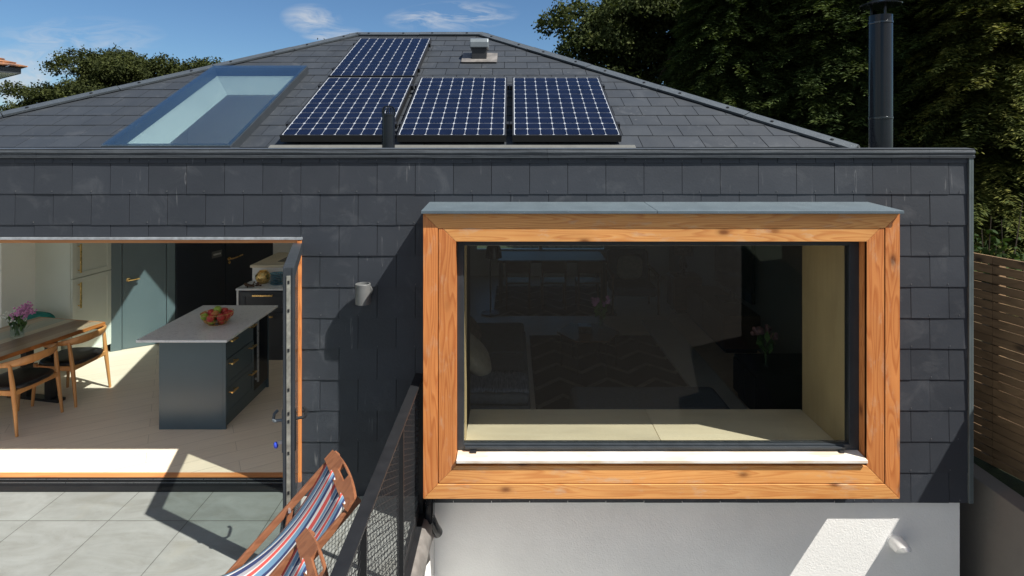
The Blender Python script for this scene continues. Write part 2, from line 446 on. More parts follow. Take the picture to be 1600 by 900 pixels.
# ------------------------------------------------------------------ ground
YS=4.545                              # outer face of the slates
ZG=-2.75
SOIL=plain('dark_bark_mulch',(.035,.03,.024),.95,var=.5,vscale=9,bump=.6,bscale=30)
g=MB(); g.box(-400,400,-300,900,ZG-.5,ZG); struct('ground',g,SOIL)
g=MB(); g.prism([(4.02,60,ZG+.01),(4.02,3.0,ZG+.01),(6.6,-8,ZG+.01),(60,-8,ZG+.01),(60,60,ZG+.01)],(0,0,-.03-ZG-.01)); g.box(-60,3.9,12.6,60,ZG+.01,-.03); g.box(-60,-7.2,4.6,12.59,ZG+.01,-.21)
struct('garden_bank',g,GRASS)
g=MB(); g.box(-7.0,-.722,1.3,4.66,-.18,-.015); struct('patio',g,PATIO)
g=MB(); g.box(-16,-7.02,1.3,10.5,-.2,-.02); struct('bounce_terrace',g,tex_wall('terrace_bounce_paving',(.58,.57,.54),.1,40))  # unseen terrace, added to bounce sunlight in through the kitchen side glazing
g=MB(); g.box(-.62,3.84,.6,4.6,ZG+.001,ZG+.02); struct('lower_bounce_slab',g,tex_wall('lower_bounce_paving',(.38,.38,.365),.1,40))  # unseen pale paving, added to throw sunlight up the rendered wall

# ------------------------------------------------------------------ house
house=thing('house','house clad in dark slate with timber framed bay window and low hipped roof','house',(0,4.7,0))
XR=3.626; XL=-7.0
DO=(-6.2,-1.69,0,2.0)                 # door opening x0,x1,z0,z1; unseen left end extended to admit more light
BO=(-.36,2.50,.44,2.01)               # bay opening
w=MB()
Y0,Y1=4.585,4.95
w.box(XL,DO[0],Y0,Y1,0,2.70); w.box(DO[0],DO[1],Y0,Y1,2.02,2.70); w.box(DO[1],BO[0],Y0,Y1,-.05,2.70)
w.box(BO[0],BO[1],Y0,Y1,-.05,BO[2]); w.box(BO[0],BO[1],Y0,Y1,BO[3],2.70); w.box(BO[1],XR-.06,Y0,Y1,-.05,2.70)
obj('front_wall',w,INWALL,house)
# slates on the front wall
ex=.2443; z0=2.76-(303-226)/198
sl=MB()
def slate(mb, poly, zbot, ztop):
    # poly in (x,z); bottom stands proud of the wall, top tucked under the course above
    jit=random.uniform(-.0008,.0008); tilt=random.uniform(-.001,.001)
    xm=sum(p[0] for p in poly)/len(poly)
    f=lambda p: Vector((p[0],YS+jit+.006*(p[1]-zbot)/max(.05,(ztop-zbot))+tilt*(p[0]-xm)/.15,p[1]))
    mb.prism([f(p) for p in poly],(0,.006,0))
row=0
zr=[z0+ex*.0]
for r in range(-1,11):
    zb=z0-ex*r; zt=min(zb+ex+.018,2.672)
    offx=0 if (r%2!=0) else .1505
    x0=(23-800)/198-.301*12+offx
    if zb<-.07: zb=-.066
    while x0<XR-.02:
        dz=random.uniform(-.0015,.0015)
        poly=[(max(x0+.002,XL),zb+dz),(min(x0+.299,XR-.03),zb+dz+random.uniform(-.002,.002)),(min(x0+.299,XR-.03),zt),(max(x0+.002,XL),zt)]
        if poly[1][0]-poly[0][0]>.01:
            for q in minus(poly,(DO[0],DO[1]+.03,-.2,2.035)):
                for q2 in minus(q,(-.63,2.79,.215,2.29)):
                    slate(sl,q2,zb,zt)
            if random.random()<.85:
                px,pz=(poly[0][0]+poly[1][0])/2+random.uniform(-.01,.01),zb+.022
                if not(DO[0]<px<DO[1]+.04 and pz<2.05) and not(-.65<px<2.81 and .2<pz<2.3):
                    T=Matrix.Rotation(R(90),4,'X')
                    sl.lathe([(.003,0),(.003,.004)],(px,YS-.001,pz),6,1,T)
        x0+=.301
obj('slate_cladding',sl,[SLATE,LAMPG],house)
w=MB(); w.box(XL,DO[0],4.566,4.584,0,2.66); w.box(DO[0],DO[1],4.566,4.584,2.03,2.66); w.box(DO[1]+.02,BO[0]-.1,4.566,4.584,-.064,2.66); w.box(BO[0]-.1,BO[1]+.1,4.566,4.584,-.064,.3); w.box(BO[0]-.1,BO[1]+.1,4.566,4.584,2.15,2.66); w.box(BO[1]+.1,XR-.03,4.566,4.584,-.064,2.66)
obj('batten_layer',w,BLACK,house)
w=MB(); w.box(XR-.028,XR-.004,YS-.012,YS+.06,-.066,2.655); w.box(XR-.010,XR+.008,YS-.012,YS+.05,-.066,2.655)
obj('corner_trim',w,TRIMG,house,bevel=.002)
# side and rear walls
w=MB(); w.box(XR-.30,XR-.012,4.96,12.4,-.06,2.70); w.box(XL,XL+.3,4.96,5.0,-.06,2.70); w.box(XL,XL+.3,5.0,6.9,-.06,.0); w.box(XL,XL+.3,5.0,6.9,2.2,2.70); w.box(XL,XL+.3,6.9,12.4,-.06,2.70)
w.box(XL+.31,-.8,12.1,12.39,-.06,2.70); w.box(-.8,2.0,12.1,12.39,-.06,.5); w.box(-.8,2.0,12.1,12.39,2.05,2.70); w.box(2.0,XR-.31,12.1,12.39,-.06,2.70)
obj('side_walls',w,INWALL,house)
w=MB(); w.box(XR-.011,XR,4.6,12.4,-.06,2.66); obj('side_cladding',w,SLATE,house)
# lower rendered wall
w=MB(); w.box(-.62,3.575,4.60,5.2,ZG,-.07); w.box(-1.0,-.621,1.35,4.598,ZG,-.185); w.box(3.3,3.57,5.2,12,ZG,-.07)
obj('rendered_base',w,RENDER,house)
# floor & ceiling inside
w=MB(); w.box(XL+.3,XR-.3,4.78,12.1,-.06,0.0); obj('oak_floor',w,FLOOR,house)
SK=(-3.742,-2.66,5.42,7.312)
SD=.16; SKB=(-3.50,-2.66,5.42,7.08); SKC=(-3.56,-2.66,5.42,7.13)
def vault_z(y): return -.03+.5033*y-SD
w=MB(); cz0,cz1=2.36,2.40
xk0,xkv,xk1,yv=XL+.3,-4.22,-1.43,7.50
w.box(xk0,xkv-.03,4.951,12.09,2.32,2.36); w.box(xkv-.029,xk1,yv+.041,12.09,2.32,2.36)
w.box(xkv-.029,xk1,4.951,5.30,2.24,2.28)
for xa,xb,ya,yb in ((xkv,SKC[0],5.301,yv),(SKC[1],xk1,5.301,yv),(SKC[0],SKC[1],5.301,SKC[2]),(SKC[0],SKC[1],SKC[3],yv)):
    w.prism([(xa,ya,vault_z(ya)),(xb,ya,vault_z(ya)),(xb,yb,vault_z(yb)),(xa,yb,vault_z(yb))],(0,0,.03))
w.prism([(xkv-.03,5.301,2.32),(xkv-.03,yv,2.32),(xkv-.03,yv,vault_z(yv)),(xkv-.03,5.301,vault_z(5.301))],(.028,0,0))
w.box(xkv-.03,xk1,yv+.001,yv+.04,2.32,vault_z(yv)+.03)
obj('ceiling',w,CEIL,house)
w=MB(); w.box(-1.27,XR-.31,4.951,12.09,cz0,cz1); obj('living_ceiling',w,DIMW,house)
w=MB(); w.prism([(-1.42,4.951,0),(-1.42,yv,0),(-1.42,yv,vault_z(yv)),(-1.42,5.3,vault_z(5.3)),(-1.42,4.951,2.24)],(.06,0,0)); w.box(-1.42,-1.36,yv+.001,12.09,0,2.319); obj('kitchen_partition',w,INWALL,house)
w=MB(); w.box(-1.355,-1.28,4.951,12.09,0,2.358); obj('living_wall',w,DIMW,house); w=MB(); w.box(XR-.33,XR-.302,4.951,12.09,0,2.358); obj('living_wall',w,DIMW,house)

# parapet coping
prof=[(y_+.028 if y_<4.6 else y_,z_) for y_,z_ in [(4.50,2.655),(4.497,2.672),(4.505,2.676),(4.503,2.690),(4.494,2.694),(4.494,2.708),(4.503,2.713),(4.50,2.727),(4.62,2.735),(4.62,2.655)]]
w=MB()
for a,b in ((XL,-3.74),(-3.738,-2.38),(-2.378,.275),(.277,3.28),(3.282,3.640)):
    w.prism([(a,y,z) for y,z in prof],(b-a,0,0))
obj('parapet_coping',w,COPE,house)
w=MB(); w.box(XL,XR-.02,4.625,5.6,2.701,2.712); obj('box_gutter',w,FELT,house)

# ------------------------------------------------------------------ roof
A,B=-.03,.5033
def rz_(y,off=0): return A+off+B*y
YE,YR=5.49,8.97
RX0,RX1=-2.41,-.449
EX0,EX1=-6.25,3.30
YB=2*YR-YE
cosr=1/math.sqrt(1+B*B)
ndir=Vector((0,-B,1)).normalized()
hipR=lambda y: RX1+(EX1-RX1)*(YR-y)/(YR-YE)
hipL=lambda y: RX0+(EX0-RX0)*(YR-y)/(YR-YE)
trap=[(EX0,YE),(EX1,YE),(RX1,YR),(RX0,YR)]
SKO=(-3.80,-2.60,5.36,7.37)
def conds(poly):
    cs=[]
    for i in range(len(poly)):
        p=poly[i];q=poly[(i+1)%len(poly)]
        a,b=(q[1]-p[1]),-(q[0]-p[0]); cs.append((a,b,a*p[0]+b*p[1]))
    return cs
tc_=conds(trap)
roof=MB()
for q in minus(trap,SK): roof.prism([(x,y,rz_(y,-.03)) for x,y in q],(0,0,-.02))
def tri_face(mb,pts,th=.02): mb.prism(pts,(0,0,-th))
zE,zR=rz_(YE,-.03),rz_(YR,-.03)
tri_face(roof,[(EX1,YE,zE),(EX1,YB,zE),(RX1,YR,zR)])
tri_face(roof,[(EX0,YB,zE),(EX0,YE,zE),(RX0,YR,zR)])
tri_face(roof,[(EX0,YB,zE),(RX0,YR,zR),(RX1,YR,zR),(EX1,YB,zE)])
roof_o=obj('roof',roof,RSLATE,house)
rs=MB(); exy=.252*cosr
k=0; y=YE+.005
FELTR=(-2.32,1.18,5.0,5.53)
while y<YR:
    x=EX0-.3+(.15 if k%2 else 0)
    while x<EX1+.3:
        y2=min(y+exy+.02,YR)
        poly=[(x+.003,y),(x+.297,y),(x+.297,y2),(x+.003,y2)]
        poly=clipc(poly,tc_)
        if poly:
            for q in minus(poly,SKO):
                for q2 in minus(q,FELTR):
                    j=random.uniform(-.0012,.0012)
                    rs.prism([Vector((a,b,rz_(b)))+ndir*(j+.006*(1-(b-y)/(exy+.02))-.004) for a,b in q2],tuple(-ndir*.005))
        x+=.30
    y+=exy; k+=1
# side slopes
def side(mb,sgn,ex_,rx):
    k=0; L=abs(ex_-rx); t=0; st=.26
    pitch=math.atan2(zR-zE,L); dt=.252*math.cos(pitch)
    tri=[(YE,0),(YB,0),(YR,L)]; cs=conds(tri)
    n=Vector((sgn*math.sin(pitch),0,math.cos(pitch)))
    while t<L:
        y=YE-.3+(.15 if k%2 else 0)
        while y<YB+.3:
            t2=min(t+dt+.02,L)
            poly=clipc([(y+.0015,t),(y+.2985,t),(y+.2985,t2),(y+.0015,t2)],cs)
            if poly:
                mb.prism([Vector((ex_-sgn*b,a,zE+.03+b/L*(zR-zE)))+n*(.012*(1-(b-t)/(dt+.02))-.006) for a,b in poly],tuple(-n*.006))
            y+=.3
        t+=dt;k+=1
side(rs,1,EX1,RX1); side(rs,-1,EX0,RX0)
obj('roof_slates',rs,RSLATE,roof_o)
w=MB(); w.add([Vector((x,y,rz_(y,.004))) for x,y in ((FELTR[0],YE-.1),(FELTR[1],YE-.1),(FELTR[1],5.53),(FELTR[0],5.53))],[(0,1,2,3)])
obj('felt_apron',w,FELT,roof_o)
# hips and ridge caps
hc=MB()
def cap(p,q,nL,nR,wd=.13,n=6,bolts=True):
    p=Vector(p);q=Vector(q);L=(q-p).length;d=(q-p)/L
    for i in range(n):
        a=p+d*(L*i/n+.004); b=p+d*(L*(i+1)/n-.004)
        lift=.004 if i%2 else 0
        for nn in (nL,nR):
            nn=Vector(nn).normalized()
            s_=d.cross(nn).normalized()
            other=nR if nn==Vector(nL).normalized() else nL
            if s_.dot(Vector(other))>0: s_=-s_
            up=nn*(.028+lift)
            hc.prism([a+up,b+up,b+up+s_*wd,a+up+s_*wd],tuple(-nn*.022))
        for t in (.2,.75):
            c=a.lerp(b,t)
            for nn in (nL,nR):
                nn=Vector(nn).normalized(); s_=d.cross(nn).normalized()
                other=nR if nn==Vector(nL).normalized() else nL
                if s_.dot(Vector(other))>0: s_=-s_
                T=nn.to_track_quat('Z','Y').to_matrix().to_4x4()
                hc.lathe([(.016,.0),(.016,.012),(0,.013)],c+nn*(.027+lift)+s_*wd*.55,8,1,T)
zc=lambda y: rz_(y)
nF=ndir; pr=math.atan2(zR-zE,EX1-RX1); nRt=Vector((math.sin(pr),0,math.cos(pr))); pl=math.atan2(zR-zE,RX0-EX0); nLt=Vector((-math.sin(pl),0,math.cos(pl)))
nBk=Vector((0,B,1)).normalized()
cap((EX1,YE,rz_(YE)),(RX1,YR,rz_(YR)),nF,nRt,n=5); cap((EX0,YE,rz_(YE)),(RX0,YR,rz_(YR)),nF,nLt,n=5); cap((RX0,YR,rz_(YR)),(RX1,YR,rz_(YR)),nF,nBk,n=2)
cap((EX1,YB,rz_(YE)),(RX1,YR,rz_(YR)),nBk,nRt,n=5); cap((EX0,YB,rz_(YE)),(RX0,YR,rz_(YR)),nBk,nLt,n=5)
obj('hip_capping',hc,[HIPM,BLACK],roof_o)

# ---- roof window (skylight)
SKP=[(x,y) for x,y in ((SKO[0],SKO[2]),(SKO[1],SKO[2]),(SKO[1],SKO[3]),(SKO[0],SKO[3]))]
rw=MB()
def slope_box(mb,x0,x1,y0,y1,h0,h1,m=0):
    vs=[Vector((x,y,rz_(y)))+ndir*h for h in (h0,h1) for y in (y0,y1) for x in (x0,x1)]
    mb.add(vs,[(0,2,3,1),(4,5,7,6),(0,1,5,4),(2,6,7,3),(0,4,6,2),(1,3,7,5)],m)
fw=.055
slope_box(rw,SKO[0],SKO[1],SKO[2],SKO[2]+fw,-.04,.085); slope_box(rw,SKO[0],SKO[1],SKO[3]-fw,SKO[3],-.04,.085)
slope_box(rw,SKO[0],SKO[0]+fw,SKO[2]+fw,SKO[3]-fw,-.04,.085); slope_box(rw,SKO[1]-fw,SKO[1],SKO[2]+fw,SKO[3]-fw,-.04,.085)
rwo=obj('roof_window',rw,ALU,house,bevel=.003)
w=MB(); slope_box(w,SKO[0]+.004,SKO[1]-.004,SKO[2]+.004,SKO[3]-.004,.089,.101); obj('pane',w,GLASSR,rwo)
w=MB()
def shaft_pt(x,y,top): return Vector((x,y,rz_(y,-.02) if top else rz_(y,-SD)))
cs=[(SK[0],SK[2]),(SK[1],SK[2]),(SK[1],SK[3]),(SK[0],SK[3])]
cb=[(SKB[0],SKB[2]),(SKB[1],SKB[2]),(SKB[1],SKB[3]),(SKB[0],SKB[3])]
out_=[(-.02,-.02),(.02,-.02),(.02,.02),(-.02,.02)]
for i in range(4):
    a=cs[i];b=cs[(i+1)%4]; a2=cb[i]; b2=cb[(i+1)%4]; oa=out_[i];ob=out_[(i+1)%4]
    dy=Vector(((oa[0]+ob[0])/2,(oa[1]+ob[1])/2,0))
    w.prism([shaft_pt(*a,1),shaft_pt(*b,1),shaft_pt(*b2,0),shaft_pt(*a2,0)],dy*1.0)
obj('shaft',w,tex_wall('lining_paint',(.40,.415,.40),.05,120),rwo)

# ------------------------------------------------------------------ bay window
YF=4.165
bay=MB()
X0,X1,ZB0,ZB1=-.643,2.805,.198,2.262
b1=.105; b2=.125
def mitre(mb,x0,x1,z0,z1,wd,y0,y1,bevelin=0):
    # four mitred boards around a rectangle, returns two horizontals then two uprights
    i0,i1,k0,k1=x0+wd,x1-wd,z0+wd,z1-wd; g_=.0012
    hs=[[(x0+g_,z0),(x1-g_,z0),(i1-g_,k0),(i0+g_,k0)],[(x0+g_,z1),(x1-g_,z1),(i1-g_,k1),(i0+g_,k1)]]
    vs=[[(x0,z0+g_),(x0,z1-g_),(i0,k1-g_),(i0,k0+g_)],[(x1,z0+g_),(x1,z1-g_),(i1,k1-g_),(i1,k0+g_)]]
    for m_,grp in ((0,hs),(1,vs)):
        for p in grp: mb.prism([(x,y0,z) for x,z in p],(0,y1-y0,0),m_)
mitre(bay,X0,X1,ZB0,ZB1,b1,YF,YF+.03)
gp=.006
mitre(bay,X0+b1+gp,X1-b1-gp,ZB0+b1+gp,ZB1-.073-gp,b2,YF+.004,YF+.034)
bayo=obj('bay_window',bay,[FIRX,FIRZ],house,bevel=.002)
ix0,ix1,iz0,iz1=X0+b1+b2+gp,X1-b1-b2-gp,ZB0+b1+b2+gp,ZB1-.073-b2-gp
w=MB() # box of the bay behind the boards
w.box(X0+.004,ix0-.012,YF+.036,4.60,ZB0+.004,ZB1); w.box(ix1+.012,X1-.004,YF+.036,4.60,ZB0+.004,ZB1)
w.box(ix0-.011,ix1+.011,YF+.036,4.60,ZB0+.004,iz0-.012); w.box(ix0-.011,ix1+.011,YF+.036,4.60,iz1+.012,ZB1)
obj('bay_box',w,FIRZ,bayo)
w=MB() # reveal linings
w.box(ix0-.011,ix0,YF+.012,4.30,iz0,iz1,1); w.box(ix1,ix1+.011,YF+.012,4.30,iz0,iz1,1); w.box(ix0-.011,ix1+.011,YF+.012,4.30,iz1,iz1+.011,0)
obj('reveal_lining',w,[FIRX,FIRZ],bayo)
w=MB(); w.prism([(ix0+.005,4.147,iz0+.028),(ix0+.005,4.147,iz0+.052),(ix0+.005,4.30,iz0+.066),(ix0+.005,4.30,iz0+.028)],(ix1-ix0-.01,0,0))
obj('sill',w,SILLW,bayo,bevel=.004)
# aluminium window frame
fy0,fy1=4.262,4.325; t=.062
wz0=iz0+.068
w=MB(); w.box(ix0+.001,ix0+.05,fy0,fy1,wz0,iz1-.001); w.box(ix1-t-.01,ix1-.001,fy0,fy1,wz0,iz1-.001)
w.box(ix0+.05,ix1-t-.01,fy0,fy1,iz1-.045,iz1-.001); w.box(ix0+.05,ix1-t-.01,fy0,fy1,wz0,wz0+.04)
w.box(ix0+.06,ix1-t-.05,fy0-.02,fy0-.001,wz0+.012,wz0+.03)
obj('frame',w,ALUL if False else ALU,bayo,bevel=.002)
w=MB(); w.box(ix0+.051,ix1-t-.011,fy0+.022,fy0+.030,wz0+.041,iz1-.046); obj('pane',w,GLASSW,bayo)
w=MB(); w.box(ix0+.10,ix0+.145,4.225,4.25,iz0+.062,iz0+.075); obj('drain_cap',w,BLACK,bayo); w=MB(); w.box(ix1-.16,ix1-.13,4.225,4.25,iz0+.062,iz0+.075); obj('drain_cap',w,BLACK,bayo)
# zinc canopy
cn=MB()
for a,b in ((-.652,1.04),(1.043,2.812)):
    cn.prism([(a,4.128,2.286),(a,4.128,2.264),(a,4.134,2.264),(a,4.134,2.279),(a,YS+.006,2.297),(a,YS+.006,2.308)],(b-a,0,0))
obj('canopy',cn,ZINC,bayo,bevel=.002)
w=MB(); w.prism([(-.636,4.14,2.278),(-.636,YS,2.296),(-.636,YS,2.264),(-.636,4.14,2.264)],(3.433,0,0)); obj('canopy_deck',w,BLACK,bayo)
# plywood lining of the bay inside
w=MB(); w.box(BO[0],1.15,4.33,4.99,.43,.468); w.box(1.154,BO[1]+.0,4.33,4.99,.43,.468)
seat=obj('window_seat',w,PLY,bayo,bevel=.002)
w=MB(); w.box(BO[1]-.003,BO[1]+.015,4.33,4.955,.47,2.0,0); w.box(BO[0]-.018,BO[0],4.33,4.955,.47,2.0,0); w.box(BO[0],BO[1]-.004,4.33,4.955,2.0,2.018,0)
obj('plywood_reveal',w,PLYZ,bayo)

# ------------------------------------------------------------------ door opening trim, threshold, open leaf
w=MB(); w.box(DO[0],DO[1]+.035,4.53,4.60,2.012,2.03); w.box(DO[0],DO[1]+.035,4.528,4.536,2.012,2.031)
dh=obj('door_head',w,plain('head_flashing',(.36,.39,.42),.45,.4,.35,25),house)
w=MB(); w.box(DO[0],DO[1],4.54,4.92,1.985,2.011,0); w.box(DO[1],DO[1]+.030,4.53,4.60,-.01,2.003,1); w.box(DO[1]+.001,DO[1]+.028,4.601,4.92,-.01,2.003,2)
obj('door_lining',w,[TRIMW,FIRZ,ALU],house)
w=MB(); w.box(DO[0],DO[1],4.60,4.665,-.012,-.004)
for yy in (4.665,4.69,4.715,4.74,4.765): w.box(DO[0],DO[1],yy,yy+.010,-.012,.0)
w.box(DO[0],DO[1],4.674,4.775,-.014,-.006)
obj('door_track',w,BLACK,house)
w=MB()
for yy in (4.70,4.75): w.box(DO[0],DO[1],yy-.002,yy+.002,-.005,.002)
obj('track_rail',w,SILVER,house)
w=MB(); w.box(DO[0],DO[1],4.776,4.84,-.01,.006); obj('threshold_strip',w,TRIMW,house)
LF=Matrix.Translation((-1.715,4.60,0))@Matrix.Rotation(R(-108),4,'Z')   # local +x = along leaf from hinge; -y..+y thickness
LF=Matrix.Translation((-1.748,4.61,0))@Matrix.Rotation(math.atan2(-.97,.30),4,'Z')
LW,LT=1.02,.068
w=MB()
w.box(0,.085,0,LT,.015,1.985,T=LF); w.box(LW-.085,LW,0,LT,.015,1.985,T=LF); w.box(.086,LW-.086,0,LT,.015,.105,T=LF); w.box(.086,LW-.086,0,LT,1.90,1.985,T=LF)
w.box(LW,LW+.004,.002,.014,.02,1.98,T=LF); w.box(LW,LW+.004,LT-.014,LT-.002,.02,1.98,T=LF)
leaf=obj('glass_door',w,ALU,house,bevel=.003)
w=MB(); w.box(.08,LW-.08,.022,.030,.10,1.905,T=LF); w.box(.08,LW-.08,.044,.052,.10,1.905,T=LF); obj('pane',w,GLASSD,leaf)
w=MB(); w.box(LW+.0005,LW+.006,.022,.046,.06,1.93,T=LF)
obj('lock_strip',w,STRIP,leaf)
for zz in (.08,.28,.55,.8,1.0,1.05,1.2,1.45,1.7,1.88): w=MB(); w.box(LW+.006,LW+.009,.028,.040,zz,zz+.02,T=LF); obj('lock_keep',w,BLACK,leaf)
for side_,sg in ((0,-1),(LT,1)):
    w=MB(); w.box(LW-.07,LW-.03,side_-(.008 if sg<0 else 0),side_+(.008 if sg>0 else 0),.80,1.06,T=LF)
    pts=[LF@Vector((LW-.05,side_+sg*a,z_)) for a,z_ in ((.005,1.0),(.05,1.0))]
    pts+=[LF@Vector((LW-.05-l,side_+sg*(.055+bb),1.0+zz)) for l,bb,zz in ((.012,.006,.0),(.05,.008,0),(.10,.008,.002),(.125,-.008,.01))]
    w.tube(pts,.010,8); obj('handle',w,BLACK if sg>0 else ALUL,leaf,smooth=True)
kp=LF@Vector((LW-.05,-.01,.86))
key=thing('key','key with blue plastic cap hanging in the open glass door lock','key',kp)
w=MB(); w.beam(LF@Vector((LW-.05,-.005,.86)),LF@Vector((LW-.05,-.035,.86)),.012,.02); obj('blade',w,SILVER,key)
w=MB(); w.ball(LF@Vector((LW-.05,-.045,.845)),.016,(1,.7,1.4),10); obj('key_cap',w,KEYB,key,smooth='all')

# ------------------------------------------------------------------ solar panels
ang=math.atan(B)
def make_panel():
    t_=thing('solar_panel','upper solar panel standing alone above the row just under the roof ridge','solar panel',(0,0,0),0,'solar panels on the front roof slope')
    W_,L_=1.046,1.62
    f_=MB(); b_=.016
    f_.box(-W_/2,W_/2,0,b_,-.07,0); f_.box(-W_/2,W_/2,L_-b_,L_,-.07,0); f_.box(-W_/2,-W_/2+b_,b_,L_-b_,-.07,0); f_.box(W_/2-b_,W_/2,b_,L_-b_,-.07,0)
    obj('frame',f_,BLACK,t_)
    f_=MB(); f_.box(-W_/2+b_,W_/2-b_,b_,L_-b_,-.03,-.004); obj('backsheet',f_,PVBACK,t_)
    f_=MB(); nx,ny=8,12; cw=(W_-2*b_-.012)/nx; ch=(L_-2*b_-.012)/ny
    for i in range(nx):
        for j in range(ny):
            cx=-W_/2+b_+.006+cw*(i+.5); cy=b_+.006+ch*(j+.5); hx=cw/2-.0018; hy=ch/2-.0025; c_=.012
            pts=[(-hx+c_,-hy),(hx-c_,-hy),(hx,-hy+c_),(hx,hy-c_),(hx-c_,hy),(-hx+c_,hy),(-hx,hy-c_),(-hx,-hy+c_)]
            f_.add([(cx+a,cy+b,-.0025) for a,b in pts],[tuple(range(8))])
    obj('cells',f_,PVCELL,t_)
    for sx in (-1,1):
        for yy in (.28,1.34): f_=MB(); f_.box(sx*(W_/2+.012)-.014,sx*(W_/2+.012)+.014,yy-.03,yy+.03,-.05,.004); obj('clamp',f_,BLACK,t_)
    for sx in (-.3,.3): f_=MB(); f_.box(sx-.02,sx+.02,.06,L_-.06,-.095,-.071); obj('mounting_rail',f_,ALUL,t_)
    t_.rotation_euler=(ang,0,0)
    return t_
pn=make_panel()
ppos=[(-1.93+.305,6.985,None),(-1.70,5.505,'lower solar panel directly beneath the lone upper one, left end of the row'),(-.58,5.505,'middle solar panel of the lower row, right behind the black vent pipe'),(.527,5.505,'right-hand solar panel of the lower row, farthest from the roof window')]
ppos[0]=(-1.706,6.99,None)
for i,(x,y,lb) in enumerate(ppos):
    o=pn if i==0 else dup(pn,label=lb)
    o.location=(x,y,.078+B*y)

# ------------------------------------------------------------------ vents, flue
v=thing('roof_vent','grey square roof vent with curved hood near the ridge','roof vent',(-.445,7.85,rz_(7.85)))
w=MB(); vz=rz_(7.85)
slope_box(w,-.68,-.20,7.70,8.05,.014,.022); obj('base_flashing',w,LEAD,v)
w=MB(); w.box(-.545,-.345,7.80,8.0,vz-.02,vz+.17); obj('housing',w,BLACK,v,bevel=.006)
w=MB()
w.prism([(-.57,7.77,vz+.15),(-.57,7.77,vz+.225),(-.57,7.80,vz+.27),(-.57,7.86,vz+.29),(-.57,7.98,vz+.29),(-.57,8.03,vz+.26),(-.57,8.03,vz+.15)],(.25,0,0)); obj('hood',w,ALUL,v,bevel=.01)
p=thing('vent_pipe','short black soil vent pipe with caged top standing in the roof gutter','vent pipe',(-1.115,5.2,2.71))
w=MB(); w.lathe([(.058,2.705),(.058,3.02),(.062,3.02),(.062,3.035)],(-1.115,5.2,0),20); obj('pipe',w,BLACKP,p,smooth=True)
w=MB()
for k in range(9):
    a=2*math.pi*k/9; r_=.055
    w.tube([(-1.115+r_*math.cos(a),5.2+r_*math.sin(a),3.03),(-1.115+r_*math.cos(a),5.2+r_*math.sin(a),3.08),(-1.115+r_*.6*math.cos(a),5.2+r_*.6*math.sin(a),3.105),(-1.115,5.2,3.11)],.005,5)
obj('cage',w,BLACKP,p)
fl=thing('flue_pipe','tall black stove flue with two joint bands and conical cowl beside the conifers','flue',(3.775,5.9,-.03))
w=MB(); w.lathe([(.108,-.02),(.108,4.08)],(3.775,5.9,0),32); obj('pipe',w,BLACKP,fl,smooth=True)
for zz in (3.02,3.99):
    w=MB(); w.lathe([(.108,zz),(.113,zz+.004),(.113,zz+.022),(.108,zz+.026)],(3.775,5.9,0),32); obj('band',w,plain('dark_band',(.06,.065,.07),.2,.8,.1,10,bump=0) if zz<3.5 else bpy.data.materials['dark_band'],fl,smooth=True)
w=MB(); w.lathe([(.19,4.18),(.193,4.19),(.03,4.26),(0,4.262)],(3.775,5.9,0),32)
for k in range(3):
    a=2*math.pi*k/3+.5; w.beam((3.775+.08*math.cos(a),5.9+.08*math.sin(a),4.06),(3.775+.08*math.cos(a),5.9+.08*math.sin(a),4.20),.02,.004)
obj('cowl',w,BLACKP,fl,smooth=True)

# wall lamp
lc=at(567,459,4.44)
wl=thing('wall_lamp','grey cylindrical up and down wall lamp on the slate wall','wall lamp',(lc.x,YS,lc.z))
w=MB(); w.lathe([(.056,-.078),(.058,-.076),(.058,.076),(.056,.078),(.050,.078),(.050,.06),(0,.06)],lc,28); obj('shade',w,LAMPG,wl,smooth=True)
w=MB(); w.box(lc.x-.02,lc.x+.02,lc.y+.05,YS+.004,lc.z-.04,lc.z+.05); w.lathe([(.05,0),(.05,.012)],(lc.x,YS-.012,lc.z),20,0,Matrix.Rotation(R(-90),4,'X')); obj('bracket',w,LAMPG,wl,bevel=.002)

# white flue terminal on the rendered wall
tp=Vector(((1399-800)/F*4.6,4.60,H-(846-226)/F*4.6))
ft=thing('flue_terminal','white round vent outlet with slanted nose on the white wall','wall vent',tp)
w=MB(); n=20; r_=.060
ring0=[];ring1=[]
vs=[];fs=[]
for k in range(n):
    a=2*math.pi*k/n; cx_,cz_=math.cos(a),math.sin(a)
    vs.append(tp+Vector((r_*1.0*cx_,0,r_*cz_)))
for k in range(n):
    a=2*math.pi*k/n; cx_,cz_=math.cos(a),math.sin(a)
    vs.append(tp+Vector((r_*.92*cx_,-.095-.045*cz_,r_*.93*cz_-.006)))
for k in range(n):
    a=2*math.pi*k/n; cx_,cz_=math.cos(a),math.sin(a)
    vs.append(tp+Vector((r_*.5*cx_,-.125-.035*cz_,r_*.5*cz_-.004)))
for i in range(2):
    for k in range(n): fs.append((i*n+k,i*n+(k+1)%n,(i+1)*n+(k+1)%n,(i+1)*n+k))
w.add(vs,fs); w.add([vs[2*n+k] for k in range(n)],[tuple(range(n))],1)
obj('nozzle',w,[WHITEP,WHITEP],ft,smooth=True)
w=MB(); w.lathe([(.068,0),(.068,.006),(.061,.008)],tp+Vector((0,-.0,0)),24,0,Matrix.Rotation(R(90),4,'X')); obj('wall_plate',w,WHITEP,ft,smooth=True)

